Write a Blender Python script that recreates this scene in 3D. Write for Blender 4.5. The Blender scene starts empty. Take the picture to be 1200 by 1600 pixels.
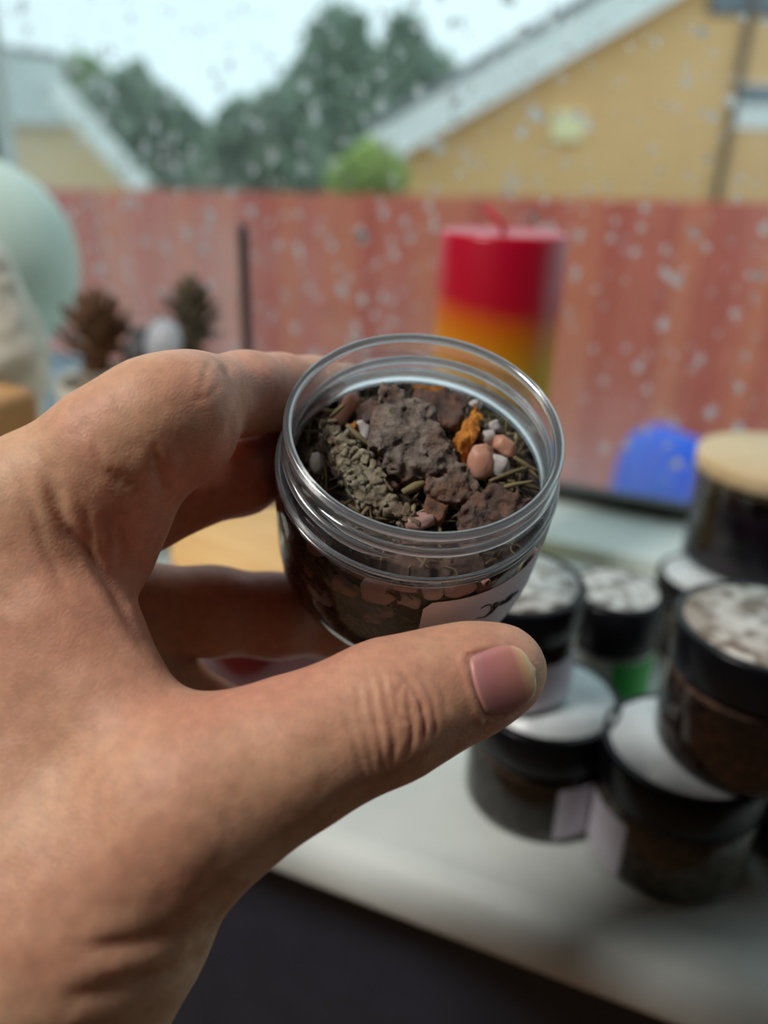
import bpy, bmesh, math, random
import numpy as np
from math import sin, cos, pi, radians, sqrt, atan2
from mathutils import Matrix, Vector

scene = bpy.context.scene
COL = scene.collection
rng = np.random.default_rng(7)

# ------------------------------------------------------------------ camera
FPX = 1250.0                                  # focal length in pixels of the 1200x1600 frame
CAM = np.array([0.0, 0.0, 1.21])
YAW, PITCH, ROLL = radians(22), radians(24), radians(2)
FW = np.array([-sin(YAW)*cos(PITCH), cos(YAW)*cos(PITCH), -sin(PITCH)])
_R0 = np.array([cos(YAW), sin(YAW), 0.0])
_U0 = np.array([-sin(YAW)*sin(PITCH), cos(YAW)*sin(PITCH), cos(PITCH)])
RT = _R0*cos(ROLL) + _U0*sin(ROLL)
UP = -_R0*sin(ROLL) + _U0*cos(ROLL)
cd = bpy.data.cameras.new('camera')
cam = bpy.data.objects.new('camera', cd)
COL.objects.link(cam)
M = Matrix.Identity(4)
for i in range(3):
    M[i][0], M[i][1], M[i][2], M[i][3] = RT[i], UP[i], -FW[i], CAM[i]
cam.matrix_world = M
cd.sensor_fit = 'VERTICAL'
cd.sensor_height = 34.6
cd.lens = FPX/1600*34.6
cd.clip_start = 0.01
cd.clip_end = 300
cd.dof.use_dof = True
cd.dof.focus_distance = 0.158
cd.dof.aperture_fstop = 6.6
scene.camera = cam

# ------------------------------------------------------------------ sky, added fill lamp, exposure
world = bpy.data.worlds.new('overcast_sky')
scene.world = world
world.use_nodes = True
_nt = world.node_tree
_bg = _nt.nodes['Background']
_tc = _nt.nodes.new('ShaderNodeTexCoord')
_no = _nt.nodes.new('ShaderNodeTexNoise')
_no.inputs['Scale'].default_value = 1.6
_no.inputs['Detail'].default_value = 3
_cr = _nt.nodes.new('ShaderNodeValToRGB')
_cr.color_ramp.elements[0].position = 0.3
_cr.color_ramp.elements[0].color = (0.62, 0.80, 0.86, 1)
_cr.color_ramp.elements[1].position = 0.75
_cr.color_ramp.elements[1].color = (0.72, 0.89, 0.94, 1)
_nt.links.new(_tc.outputs['Generated'], _no.inputs['Vector'])
_nt.links.new(_no.outputs['Fac'], _cr.inputs['Fac'])
_nt.links.new(_cr.outputs['Color'], _bg.inputs['Color'])
_bg.inputs['Strength'].default_value = 1.35

SILL_Z = CAM[2] - 0.26
WIN_Y = 0.528                                  # room-side face of the window frame
GLASS_Y = WIN_Y + 0.085
WX0, WX1, WZ1 = -0.72, 1.05, SILL_Z + 1.15     # window opening

_pl = bpy.data.lights.new('window_portal', 'AREA')
_pl.shape = 'RECTANGLE'
_pl.size, _pl.size_y = WX1 - WX0, WZ1 - SILL_Z
_pl.cycles.is_portal = True
_po = bpy.data.objects.new('window_portal', _pl)
_po.location = ((WX0+WX1)/2, GLASS_Y + 0.05, (SILL_Z+WZ1)/2)
_po.rotation_euler = (radians(-90), 0, 0)
COL.objects.link(_po)

FILL_LOC = (-0.68, -0.40, 2.22)
FILL_W = 20.0
FILL_COL = (1.0, 0.955, 0.89)
scene.view_settings.view_transform = 'Standard'
scene.view_settings.look = 'None'
scene.view_settings.gamma = 1.0
scene.view_settings.use_curve_mapping = False
scene.view_settings.exposure = 0.0
scene.cycles.max_bounces = 10
scene.cycles.diffuse_bounces = 3
scene.cycles.glossy_bounces = 3
scene.cycles.transmission_bounces = 9
scene.cycles.caustics_reflective = False
scene.cycles.adaptive_threshold = 0.04
scene.cycles.transparent_max_bounces = 24


# ------------------------------------------------------------------ helpers: space
def ray(x, y):
    return FW + RT*((x-600)/FPX) + UP*((800-y)/FPX)

def at_depth(x, y, d):
    return CAM + ray(x, y)*d

def at_z(x, y, z):
    r = ray(x, y)
    return CAM + r*((z-CAM[2])/r[2])

def at_y(x, y, Y):
    r = ray(x, y)
    return CAM + r*((Y-CAM[1])/r[1])

def to_px(P):
    Q = np.asarray(P) - CAM
    z = Q @ FW
    return 600 + FPX*(Q @ RT)/z, 800 - FPX*(Q @ UP)/z, z

# ------------------------------------------------------------------ helpers: materials
def srgb(r, g, b):
    f = lambda c: (c/255/12.92) if c/255 <= 0.04045 else ((c/255+0.055)/1.055)**2.4
    return (f(r), f(g), f(b), 1.0)

class NB:
    def __init__(self, name):
        self.m = bpy.data.materials.new(name)
        self.m.use_nodes = True
        self.t = self.m.node_tree
        self.t.nodes.clear()
        self.out = self.t.nodes.new('ShaderNodeOutputMaterial')
    def n(self, typ, ins=None, **props):
        nd = self.t.nodes.new(typ)
        for k, v in props.items():
            setattr(nd, k, v)
        for k, v in (ins or {}).items():
            if isinstance(v, bpy.types.NodeSocket):
                self.t.links.new(v, nd.inputs[k])
            else:
                nd.inputs[k].default_value = v
        return nd
    def ramp(self, fac, stops, interp='LINEAR'):
        nd = self.t.nodes.new('ShaderNodeValToRGB')
        cr = nd.color_ramp
        cr.interpolation = interp
        while len(cr.elements) < len(stops):
            cr.elements.new(0.5)
        for e, (p, c) in zip(cr.elements, stops):
            e.position = p
            e.color = c
        self.t.links.new(fac, nd.inputs['Fac'])
        return nd.outputs['Color']
    def surf(self, sock):
        self.t.links.new(sock, self.out.inputs['Surface'])
        return self.m

def coords(b, scale=(1, 1, 1), which='Object'):
    tc = b.n('ShaderNodeTexCoord')
    return b.n('ShaderNodeMapping', {'Vector': tc.outputs[which], 'Scale': scale}).outputs['Vector']

def bump(b, height, strength=0.3, dist=0.001):
    return b.n('ShaderNodeBump', {'Height': height, 'Strength': strength, 'Distance': dist}).outputs['Normal']

def noise_mat(name, c1, c2, scale=40, rough=0.6, bstr=0.2, bdist=0.001, stretch=(1, 1, 1), detail=4, lo=0.35, hi=0.65,
              spec=0.5, sss=0.0, sss_scale=0.003, coat=0.0, sss_rad=(1, 0.5, 0.3)):
    b = NB(name)
    v = coords(b, stretch)
    no = b.n('ShaderNodeTexNoise', {'Vector': v, 'Scale': scale, 'Detail': detail})
    col = b.ramp(no.outputs['Fac'], [(lo, c1), (hi, c2)])
    ins = {'Base Color': col, 'Roughness': rough, 'Specular IOR Level': spec, 'Coat Weight': coat}
    if bstr:
        ins['Normal'] = bump(b, no.outputs['Fac'], bstr, bdist)
    p = b.n('ShaderNodeBsdfPrincipled', ins)
    if sss:
        p.inputs['Subsurface Weight'].default_value = sss
        p.inputs['Subsurface Scale'].default_value = sss_scale
        p.inputs['Subsurface Radius'].default_value = sss_rad
    return b.surf(p.outputs['BSDF'])

def thin_clear(name, tint=(0.97, 0.97, 0.98, 1), rough=0.03, boost=1.0, haze=0.0, haze_col=(0.8, 0.8, 0.8, 1)):
    """thin clear sheet: see-through with a fresnel reflection"""
    b = NB(name)
    lw = b.n('ShaderNodeFresnel', {'IOR': 1.5})
    k = b.n('ShaderNodeMath', {0: lw.outputs['Fac'], 1: boost}, operation='MULTIPLY', use_clamp=True)
    tr = b.n('ShaderNodeBsdfTransparent', {'Color': tint})
    gl = b.n('ShaderNodeBsdfGlossy', {'Color': (1, 1, 1, 1), 'Roughness': rough})
    mx = b.n('ShaderNodeMixShader', {0: k.outputs[0], 1: tr.outputs[0], 2: gl.outputs[0]})
    o = mx.outputs[0]
    if haze:
        v = coords(b)
        no = b.n('ShaderNodeTexNoise', {'Vector': v, 'Scale': 60.0, 'Detail': 3})
        hz = b.n('ShaderNodeMath', {0: no.outputs['Fac'], 1: haze*2}, operation='MULTIPLY', use_clamp=True)
        df = b.n('ShaderNodeBsdfTranslucent', {'Color': haze_col})
        o = b.n('ShaderNodeMixShader', {0: hz.outputs[0], 1: o, 2: df.outputs[0]}).outputs[0]
    return b.surf(o)

# ------------------------------------------------------------------ helpers: objects
def mk(name, verts, faces, mat, parent=None, origin=None, smooth=True, recalc=None):
    """world-space verts -> one mesh object whose origin is `origin`"""
    V = np.asarray(verts, dtype=float)
    recalc = len(V) < 60000 if recalc is None else recalc
    if origin is None:
        origin = np.array([V[:, 0].mean(), V[:, 1].mean(), V[:, 2].min()]) if parent is None else None
    po = np.array(parent['_o'].to_list()) if parent is not None else None
    if origin is None:
        origin = po
    origin = np.asarray(origin, dtype=float)
    me = bpy.data.meshes.new(name)
    me.from_pydata((V-origin).tolist(), [], [tuple(int(i) for i in f) for f in faces])
    me.validate()
    if recalc:
        bm = bmesh.new(); bm.from_mesh(me)
        bmesh.ops.recalc_face_normals(bm, faces=bm.faces[:])
        bm.to_mesh(me); bm.free()
    if smooth:
        me.polygons.foreach_set('use_smooth', [True]*len(me.polygons))
    if mat is not None:
        me.materials.append(mat)
    me.update()
    o = bpy.data.objects.new(name, me)
    COL.objects.link(o)
    if parent is not None:
        o.parent = parent
        o.location = origin - po
    else:
        o.location = origin
    o['_o'] = [float(c) for c in origin]
    return o

def empty(name, loc):
    o = bpy.data.objects.new(name, None)
    o.empty_display_size = 0.01
    COL.objects.link(o)
    o.location = loc
    o['_o'] = [float(c) for c in loc]
    return o

def tag(o, label=None, cat=None, group=None, kind=None):
    if label: o['label'] = label
    if cat: o['category'] = cat
    if group: o['group'] = group
    if kind: o['kind'] = kind
    return o

def copy_piece(o, parent, loc, rot=None, scale=None):
    c = o.copy()
    COL.objects.link(c)
    c.parent = parent
    c.location = loc
    if rot is not None: c.rotation_euler = rot
    if scale is not None: c.scale = scale
    return c

def box(x0, x1, y0, y1, z0, z1):
    V = [(x, y, z) for x in (x0, x1) for y in (y0, y1) for z in (z0, z1)]
    Fc = [(0, 1, 3, 2), (4, 6, 7, 5), (0, 4, 5, 1), (2, 3, 7, 6), (0, 2, 6, 4), (1, 5, 7, 3)]
    return V, Fc

def bevel(o, w, seg=2):
    m = o.modifiers.new('bevel', 'BEVEL')
    m.width = w
    m.segments = seg
    m.limit_method = 'ANGLE'
    return o

def lathe(prof, n=64, closed=False, cap0=False, cap1=False):
    V, Fc = [], []
    for (r, z) in prof:
        for k in range(n):
            a = 2*pi*k/n
            V.append((r*cos(a), r*sin(a), z))
    m = len(prof)
    for i in range(m if closed else m-1):
        j = (i+1) % m
        for k in range(n):
            k2 = (k+1) % n
            Fc.append((i*n+k, i*n+k2, j*n+k2, j*n+k))
    if cap0: Fc.append(tuple(range(n-1, -1, -1)))
    if cap1: Fc.append(tuple((m-1)*n+k for k in range(n)))
    return np.array(V), Fc

def tube(pts, rad, n=8, cap=True):
    P = np.asarray(pts, float)
    rad = np.broadcast_to(np.asarray(rad, float), (len(P),))
    T = np.gradient(P, axis=0)
    T /= np.linalg.norm(T, axis=1)[:, None] + 1e-12
    a = np.array([0, 0, 1.0]) if abs(T[0][2]) < 0.9 else np.array([1.0, 0, 0])
    u = np.cross(T[0], a); u /= np.linalg.norm(u)
    V = []
    for i in range(len(P)):
        u = u - T[i]*(u @ T[i]); u /= np.linalg.norm(u)
        w = np.cross(T[i], u)
        for k in range(n):
            t = 2*pi*k/n
            V.append(P[i] + rad[i]*(u*cos(t) + w*sin(t)))
    Fc = []
    for i in range(len(P)-1):
        for k in range(n):
            k2 = (k+1) % n
            Fc.append((i*n+k, i*n+k2, (i+1)*n+k2, (i+1)*n+k))
    if cap:
        Fc.append(tuple(range(n-1, -1, -1)))
        Fc.append(tuple((len(P)-1)*n+k for k in range(n)))
    return np.array(V), Fc

def merge(parts):
    V, Fc, off = [], [], 0
    for v, f in parts:
        V.append(np.asarray(v, float))
        Fc += [tuple(i+off for i in q) for q in f]
        off += len(v)
    return np.vstack(V), Fc

def ico(sub=2):
    bm = bmesh.new()
    bmesh.ops.create_icosphere(bm, subdivisions=sub, radius=1)
    V = np.array([v.co[:] for v in bm.verts])
    Fc = [tuple(v.index for v in f.verts) for f in bm.faces]
    bm.free()
    return V, Fc

# value noise
def _hash(ix, iy, iz, seed):
    h = (ix.astype(np.int64)*374761393 + iy.astype(np.int64)*668265263 + iz.astype(np.int64)*2147483647 + seed*974711)
    h = (h ^ (h >> 13))*1274126177
    h = h ^ (h >> 16)
    return (h & 0xffff)/65535.0

def vnoise(P, seed=0):
    P = np.asarray(P, float)
    I = np.floor(P); f = P-I; f = f*f*(3-2*f)
    I = I.astype(np.int64)
    r = 0
    for dx in (0, 1):
        wx = f[:, 0] if dx else 1-f[:, 0]
        for dy in (0, 1):
            wy = f[:, 1] if dy else 1-f[:, 1]
            for dz in (0, 1):
                wz = f[:, 2] if dz else 1-f[:, 2]
                r = r + wx*wy*wz*_hash(I[:, 0]+dx, I[:, 1]+dy, I[:, 2]+dz, seed)
    return r*2-1

def fbm(P, seed=0, oct=4):
    P = np.asarray(P, float)
    a, s, r = 1.0, 1.0, 0
    for k in range(oct):
        r = r + a*vnoise(P*s+17.3*k, seed+k)
        a *= 0.5; s *= 2.05
    return r

# implicit surfaces -> quads
def surface_nets(Fd, origin, h):
    """naive surface nets of a sampled distance field"""
    nx, ny, nz = Fd.shape
    ins = Fd < 0
    c = [(i, j, k) for i in (0, 1) for j in (0, 1) for k in (0, 1)]
    sl = lambda i, j, k: ins[i:nx-1+i, j:ny-1+j, k:nz-1+k]
    cnt = sum(sl(*q).astype(np.int8) for q in c)
    act = (cnt > 0) & (cnt < 8)
    idx = np.argwhere(act)
    vid = -np.ones(act.shape, dtype=np.int32)
    vid[act] = np.arange(len(idx))
    val = {q: Fd[idx[:, 0]+q[0], idx[:, 1]+q[1], idx[:, 2]+q[2]] for q in c}
    acc = np.zeros((len(idx), 3)); num = np.zeros(len(idx))
    for a in c:
        for ax in range(3):
            if a[ax] == 0:
                b2 = list(a); b2[ax] = 1; b2 = tuple(b2)
                va, vb = val[a], val[b2]
                cr = (va < 0) != (vb < 0)
                t = np.where(cr, va/np.where(cr, va-vb, 1), 0)
                p = np.tile(np.array(a, float), (len(idx), 1))
                p[:, ax] += t
                acc += p*cr[:, None]; num += cr
    V = (idx + acc/num[:, None])*h + origin
    Fc = []
    for ax in range(3):
        u, v = [(1, 2), (2, 0), (0, 1)][ax]
        s0 = [slice(None)]*3; s1 = [slice(None)]*3
        s0[ax] = slice(0, -1); s1[ax] = slice(1, None)
        A, B = ins[tuple(s0)], ins[tuple(s1)]
        e = np.argwhere(A != B)
        dirn = A[tuple(e.T)]
        ok = (e[:, u] > 0) & (e[:, v] > 0) & (e[:, u] < Fd.shape[u]-1) & (e[:, v] < Fd.shape[v]-1)
        e, dirn = e[ok], dirn[ok]
        def cell(du, dv):
            q = e.copy(); q[:, u] -= du; q[:, v] -= dv
            return vid[tuple(q.T)]
        quad = np.stack([cell(0, 0), cell(1, 0), cell(1, 1), cell(0, 1)], 1)
        quad[dirn] = quad[dirn][:, ::-1]
        Fc.append(quad)
    return V, np.vstack(Fc)

def smin(a, b, k):
    h = np.clip(0.5 + 0.5*(b-a)/k, 0, 1)
    return b*(1-h) + a*h - k*h*(1-h)

def vert_normals(V, Fc):
    Fc = np.asarray(Fc)
    a = V[Fc[:, 2]] - V[Fc[:, 0]]
    b2 = V[Fc[:, -1]] - V[Fc[:, 1]]
    n = np.cross(a, b2)
    N = np.zeros_like(V)
    for k in range(Fc.shape[1]):
        np.add.at(N, Fc[:, k], n)
    return N/(np.linalg.norm(N, axis=1)[:, None]+1e-12)

# ================================================================== MATERIALS
M_white = noise_mat('white_upvc', srgb(222, 232, 228), srgb(232, 240, 236), 30, 0.35, 0.02)
M_sill = noise_mat('white_sill_laminate', srgb(212, 220, 217), srgb(224, 231, 228), 25, 0.5, 0.02)
M_navy = noise_mat('slate_navy_paint', srgb(46, 50, 66), srgb(52, 56, 72), 60, 0.7, 0.15)
M_gasket = noise_mat('black_rubber', srgb(34, 38, 38), srgb(52, 58, 56), 80, 0.5, 0.1)
M_wallp = noise_mat('slate_wall_paint', srgb(98, 98, 108), srgb(106, 106, 116), 40, 0.8, 0.05)
M_ceil = noise_mat('ceiling_white', srgb(236, 232, 226), srgb(242, 238, 232), 40, 0.9, 0.03)
M_floor = noise_mat('oak_laminate', srgb(150, 112, 76), srgb(176, 136, 96), 6, 0.45, 0.05, stretch=(1, 12, 1))
M_black = noise_mat('black_plastic', srgb(14, 14, 18), srgb(20, 20, 25), 50, 0.28, 0.02, spec=0.2)
M_label = noise_mat('white_paper_label', srgb(214, 208, 222), srgb(226, 220, 232), 60, 0.6, 0.05)

# ================================================================== STRUCTURE
# room: x along the window, y outwards
RX0, RX1, RY0, RZ1 = -1.9, 2.0, -2.6, 2.42
WALL_Y = 0.242                                # room-side face of the window wall
def plane(name, p0, p1, mat):
    o = mk(name, *box(p0[0], p1[0], p0[1], p1[1], p0[2], p1[2]), mat, smooth=False)
    o['kind'] = 'structure'
    return o
plane('floor', (RX0, RY0, -0.06), (RX1, WALL_Y, 0.0), M_floor)
plane('ceiling', (RX0, RY0, RZ1), (RX1, WALL_Y+0.3, RZ1+0.06), M_ceil)
plane('wall_left', (RX0-0.1, RY0, 0), (RX0, WALL_Y+0.42, RZ1), M_wallp)
plane('wall_right', (RX1, RY0, 0), (RX1+0.1, WALL_Y+0.42, RZ1), M_wallp)
plane('wall_back', (RX0, RY0-0.1, 0), (RX1, RY0, RZ1), M_wallp)
# window wall: four blocks around the opening
wparts = [box(RX0, RX1, WALL_Y, WALL_Y+0.42, 0, SILL_Z-0.03),
          box(RX0, WX0, WALL_Y, WALL_Y+0.42, SILL_Z-0.03, RZ1),
          box(WX1, RX1, WALL_Y, WALL_Y+0.42, SILL_Z-0.03, RZ1),
          box(WX0, WX1, WALL_Y, WALL_Y+0.42, WZ1, RZ1)]
w = mk('wall_front', *merge(wparts), M_navy, smooth=False)
w['kind'] = 'structure'

# sill with a rounded nose
prof = [(WIN_Y+0.02, 0.0)]
for k in range(9):
    a = pi/2 + pi/2*k/8
    prof.append((0.231 + 0.014*cos(a), -0.014 + 0.014*sin(a)))
for k in range(5):
    a = pi + pi/2*k/4
    prof.append((0.231 - 0.004 + 0.010*cos(a), -0.0185 + 0.010*sin(a)))
prof.append((WIN_Y+0.02, -0.0285))
n = len(prof)
V = [(x, y, SILL_Z+z) for x in (WX0-0.06, WX1+0.06) for (y, z) in prof]
Fc = [(i, (i+1) % n, n+(i+1) % n, n+i) for i in range(n)] + [tuple(range(n-1, -1, -1)), tuple(range(n, 2*n))]
s = mk('sill', V, Fc, M_sill, smooth=False)
s.data.polygons.foreach_set('use_smooth', [1 <= i < n-1 for i in range(len(s.data.polygons))])
tag(s, 'white window sill board with a rounded front edge', 'window sill', kind='structure')

# window: frame, gasket, pane, rain
win = empty('window_1', ((WX0+WX1)/2, WIN_Y, SILL_Z))
tag(win, 'white framed window streaked with raindrops behind the sill', 'window', kind='structure')
fb = max(0.012, float(at_y(930, 802, GLASS_Y-0.012)[2]-SILL_Z))
print('frame bar', fb)
prof = [(WIN_Y, 0.0), (WIN_Y, 0.006), (WIN_Y+0.004, 0.009), (GLASS_Y-0.014, fb), (GLASS_Y+0.03, fb), (GLASS_Y+0.03, 0.0)]
n = len(prof)
V = [(x, y, SILL_Z+z) for x in (WX0, WX1) for (y, z) in prof]
Fc = [(i, (i+1) % n, n+(i+1) % n, n+i) for i in range(n)] + [tuple(range(n-1, -1, -1)), tuple(range(n, 2*n))]
mk('frame_bottom', V, Fc, M_white, win, smooth=False)
bevel(mk('frame_top', *box(WX0, WX1, WIN_Y, GLASS_Y+0.03, WZ1-0.07, WZ1), M_white, win, smooth=False), 0.004)
xl = at_y(14, 125, GLASS_Y+0.03)[0]
bevel(mk('frame_side', *box(WX0, xl, WIN_Y, GLASS_Y+0.03, SILL_Z+fb, WZ1-0.07), M_white, win, smooth=False), 0.004)
bevel(mk('frame_side', *box(WX1-0.07, WX1, WIN_Y, GLASS_Y+0.03, SILL_Z+fb, WZ1-0.07), M_white, win, smooth=False), 0.004)
gk = [box(xl, WX1-0.07, GLASS_Y-0.012, GLASS_Y, SILL_Z+fb-0.002, SILL_Z+fb+0.012),
      box(xl, xl+0.006, GLASS_Y-0.012, GLASS_Y, SILL_Z+fb, WZ1-0.07)]
mk('gasket', *merge(gk), M_gasket, win, smooth=False)

def pane_mat():
    b = NB('rain_filmed_glass')
    v = coords(b)
    fr = b.n('ShaderNodeFresnel', {'IOR': 1.45})
    tr = b.n('ShaderNodeBsdfTransparent', {'Color': (0.96, 0.98, 0.97, 1)})
    gl = b.n('ShaderNodeBsdfGlossy', {'Roughness': 0.01})
    mx = b.n('ShaderNodeMixShader', {0: fr.outputs[0], 1: tr.outputs[0], 2: gl.outputs[0]})
    # thin uneven film of water and grime that scatters daylight
    n1 = b.n('ShaderNodeTexNoise', {'Vector': v, 'Scale': 3.2, 'Detail': 4.0})
    v2 = coords(b, (22, 22, 3))
    n2 = b.n('ShaderNodeTexNoise', {'Vector': v2, 'Scale': 1.0, 'Detail': 3.0})
    r1 = b.n('ShaderNodeMapRange', {0: n1.outputs['Fac'], 1: 0.40, 2: 0.68, 3: 0.03, 4: 0.30})
    r2 = b.n('ShaderNodeMapRange', {0: n2.outputs['Fac'], 1: 0.3, 2: 0.7, 3: 0.6, 4: 1.15})
    k = b.n('ShaderNodeMath', {0: r1.outputs[0], 1: r2.outputs[0]}, operation='MULTIPLY', use_clamp=True)
    tl = b.n('ShaderNodeBsdfTranslucent', {'Color': (0.80, 0.82, 0.86, 1)})
    m2 = b.n('ShaderNodeMixShader', {0: k.outputs[0], 1: mx.outputs[0], 2: tl.outputs[0]})
    return b.surf(m2.outputs[0])
mk('pane', [(xl-0.005, GLASS_Y, SILL_Z+fb-0.01), (WX1-0.06, GLASS_Y, SILL_Z+fb-0.01), (WX1-0.06, GLASS_Y, WZ1-0.06), (xl-0.005, GLASS_Y, WZ1-0.06)],
   [(0, 1, 2, 3)], pane_mat(), win, smooth=False)

# raindrops on the outside of the pane: thousands of small domes
def drop_mat():
    b = NB('rain_water')
    g = b.n('ShaderNodeBsdfGlass', {'IOR': 1.33, 'Roughness': 0.0, 'Color': (1, 1, 1, 1)})
    tl = b.n('ShaderNodeBsdfTranslucent', {'Color': (0.95, 0.97, 1, 1)})
    return b.surf(b.n('ShaderNodeMixShader', {0: 0.32, 1: g.outputs[0], 2: tl.outputs[0]}).outputs[0])
def raindrops():
    nr, ns, N = 10, 4, 7500
    T = []
    for q in range(ns):
        t = pi/2*q/ns
        for k in range(nr):
            a = 2*pi*k/nr
            T.append((cos(t)*cos(a), 0.42*sin(t), cos(t)*sin(a)*(0.85 if sin(a) < 0 else 1)))
    T.append((0, 0.42, 0))
    T = np.array(T)
    Fc = []
    for q in range(ns-1):
        for k in range(nr):
            k2 = (k+1) % nr
            Fc.append((q*nr+k, (q+1)*nr+k, (q+1)*nr+k2, q*nr+k2))
    for k in range(nr):
        Fc.append(((ns-1)*nr+k, ns*nr, (ns-1)*nr+(k+1) % nr))
    Fc.append(tuple(range(nr)))
    # orientation: outward
    x = xl + (WX1-0.07-xl)*rng.random(N)
    z = SILL_Z+fb + 0.02 + (WZ1-SILL_Z-fb-0.1)*rng.random(N)**0.9
    r = 0.0011 + 0.0026*rng.random(N)**2.2
    r = np.where(rng.random(N) < 0.05, r*1.4, r)
    el = 1 + 0.5*rng.random(N)
    S = np.stack([r, r, r*el], 1)
    V = T[None]*S[:, None] + np.stack([x, np.full(N, GLASS_Y+0.0003), z], 1)[:, None]
    m = len(T)
    allF = [tuple(i+o_ for i in q) for o_ in range(0, N*m, m) for q in Fc]
    o = mk('raindrops', V.reshape(-1, 3), allF, drop_mat(), win, recalc=True)
    o['kind'] = 'stuff'
    o.data.polygons.foreach_set('use_smooth', [len(q) != nr for q in allF])
raindrops()

# unseen ceiling lamp, added behind the viewer to fill the room side
def add_fill_lamp():
    L = np.array(FILL_LOC)
    lamp = empty('fill_lamp', (L[0], L[1], RZ1))
    tag(lamp, 'unseen round white ceiling lamp added behind the viewer as room fill', 'lamp')
    v, f = lathe([(0.05, 0), (0.06, -0.01), (0.06, -0.03), (0.02, -0.04)], 32, cap0=True, cap1=True)
    mk('ceiling_plate', v + [L[0], L[1], RZ1], f, M_ceil, lamp)
    v, f = lathe([(0.012, RZ1-L[2]-0.03), (0.012, 0.03)], 12)
    mk('stem', v + [L[0], L[1], L[2]], f, M_ceil, lamp)
    v, f = lathe([(0.03, 0.06), (0.14, 0.05), (0.20, 0.02), (0.22, 0.0), (0.215, 0.0), (0.195, 0.015), (0.14, 0.045), (0.03, 0.055)], 48)
    mk('shade', v + [L[0], L[1], L[2]], f, M_ceil, lamp)
    ld = bpy.data.lights.new('fill_light', 'AREA')
    ld.shape = 'DISK'; ld.size = 0.36; ld.energy = FILL_W; ld.color = FILL_COL[:3]
    lo = bpy.data.objects.new('fill_light', ld)
    COL.objects.link(lo)
    lo.parent = lamp
    lo.location = (0, 0, L[2]-RZ1-0.005)
add_fill_lamp()

# ================================================================== OUTDOORS
GZ = -1.10
M_grass = noise_mat('wet_grass', srgb(84, 104, 60), srgb(120, 134, 80), 3, 0.9, 0.3, 0.02)
gnd = mk('ground', [(-60, 0.68, GZ), (60, 0.68, GZ), (60, 120, GZ), (-60, 120, GZ)], [(0, 1, 2, 3)], M_grass, smooth=False)
gnd['kind'] = 'structure'
ow = mk('wall_outside', *box(RX0-0.1, RX1+0.1, WALL_Y+0.42, WALL_Y+0.44, GZ, SILL_Z-0.03), noise_mat('outside_brick', srgb(150, 110, 80), srgb(180, 140, 100), 20, 0.9), smooth=False)
ow['kind'] = 'structure'

def fence():
    ztop = 1.02
    a = at_z(60, 292, ztop); b2 = at_z(1200, 314, ztop)
    d = (b2-a); L0 = np.linalg.norm(d[:2]); d = d/L0
    a = a - d*3.2; L = L0 + 10.5
    nrm = np.array([-d[1], d[0], 0.0])
    f = empty('garden_fence', (a[0], a[1], GZ))
    tag(f, 'red stained garden fence of upright boards beyond the window', 'fence')
    mats = [noise_mat('red_fence_stain_%s' % t, c1, c2, 5, 0.75, 0.4, 0.004, stretch=(9, 9, 1)) for t, c1, c2 in
            (('a', srgb(200, 96, 80), srgb(222, 116, 96)), ('b', srgb(190, 84, 72), srgb(214, 104, 84)), ('c', srgb(206, 106, 80), srgb(230, 128, 98)))]
    bw = 0.112
    n = int(L/bw)
    protos = []
    ang = atan2(d[1], d[0])
    for i in range(n):
        h = ztop-GZ
        if i < 3:
            V, Fc = box(-bw/2+0.003, bw/2-0.003, 0, 0.018, 0, h)
            o = mk('board', np.array(V), Fc, mats[i], None, origin=(0, 0, 0), smooth=False)
            o.parent = f
            protos.append(o)
        else:
            o = protos[int(rng.integers(3))].copy()
            COL.objects.link(o)
            o.parent = f
        p = d*(i+0.5)*bw
        o.location = (p[0]+nrm[0]*0.006*(i % 2), p[1]+nrm[1]*0.006*(i % 2), -0.012*rng.random())
        o.rotation_euler = (0, 0, ang)
    for zz in (0.35, 1.25):
        V, Fc = box(0, L, 0.024, 0.07, zz, zz+0.09)
        r = mk('rail', np.array(V), Fc, mats[0], None, origin=(0, 0, 0), smooth=False)
        r.parent = f
        r.rotation_euler = (0, 0, ang)
    return a, d, nrm
FA, FD, FN = fence()

# a blue sack standing against the fence
def sdf_mesh(fn, lo, hi, h):
    lo = np.asarray(lo, float); hi = np.asarray(hi, float)
    nn = np.ceil((hi-lo)/h).astype(int)+1
    g = np.stack(np.meshgrid(*[lo[i]+h*np.arange(nn[i]) for i in range(3)], indexing='ij'), -1)
    D = fn(g.reshape(-1, 3)).reshape(nn)
    return surface_nets(D, lo, h)

def cap_d(P, a, b2, ra, rb):
    a = np.asarray(a, float); b2 = np.asarray(b2, float)
    ab = b2-a
    t = np.clip(((P-a) @ ab)/(ab @ ab + 1e-12), 0, 1)
    return np.linalg.norm(P-a-t[:, None]*ab, axis=1) - (ra+(rb-ra)*t)

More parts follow.
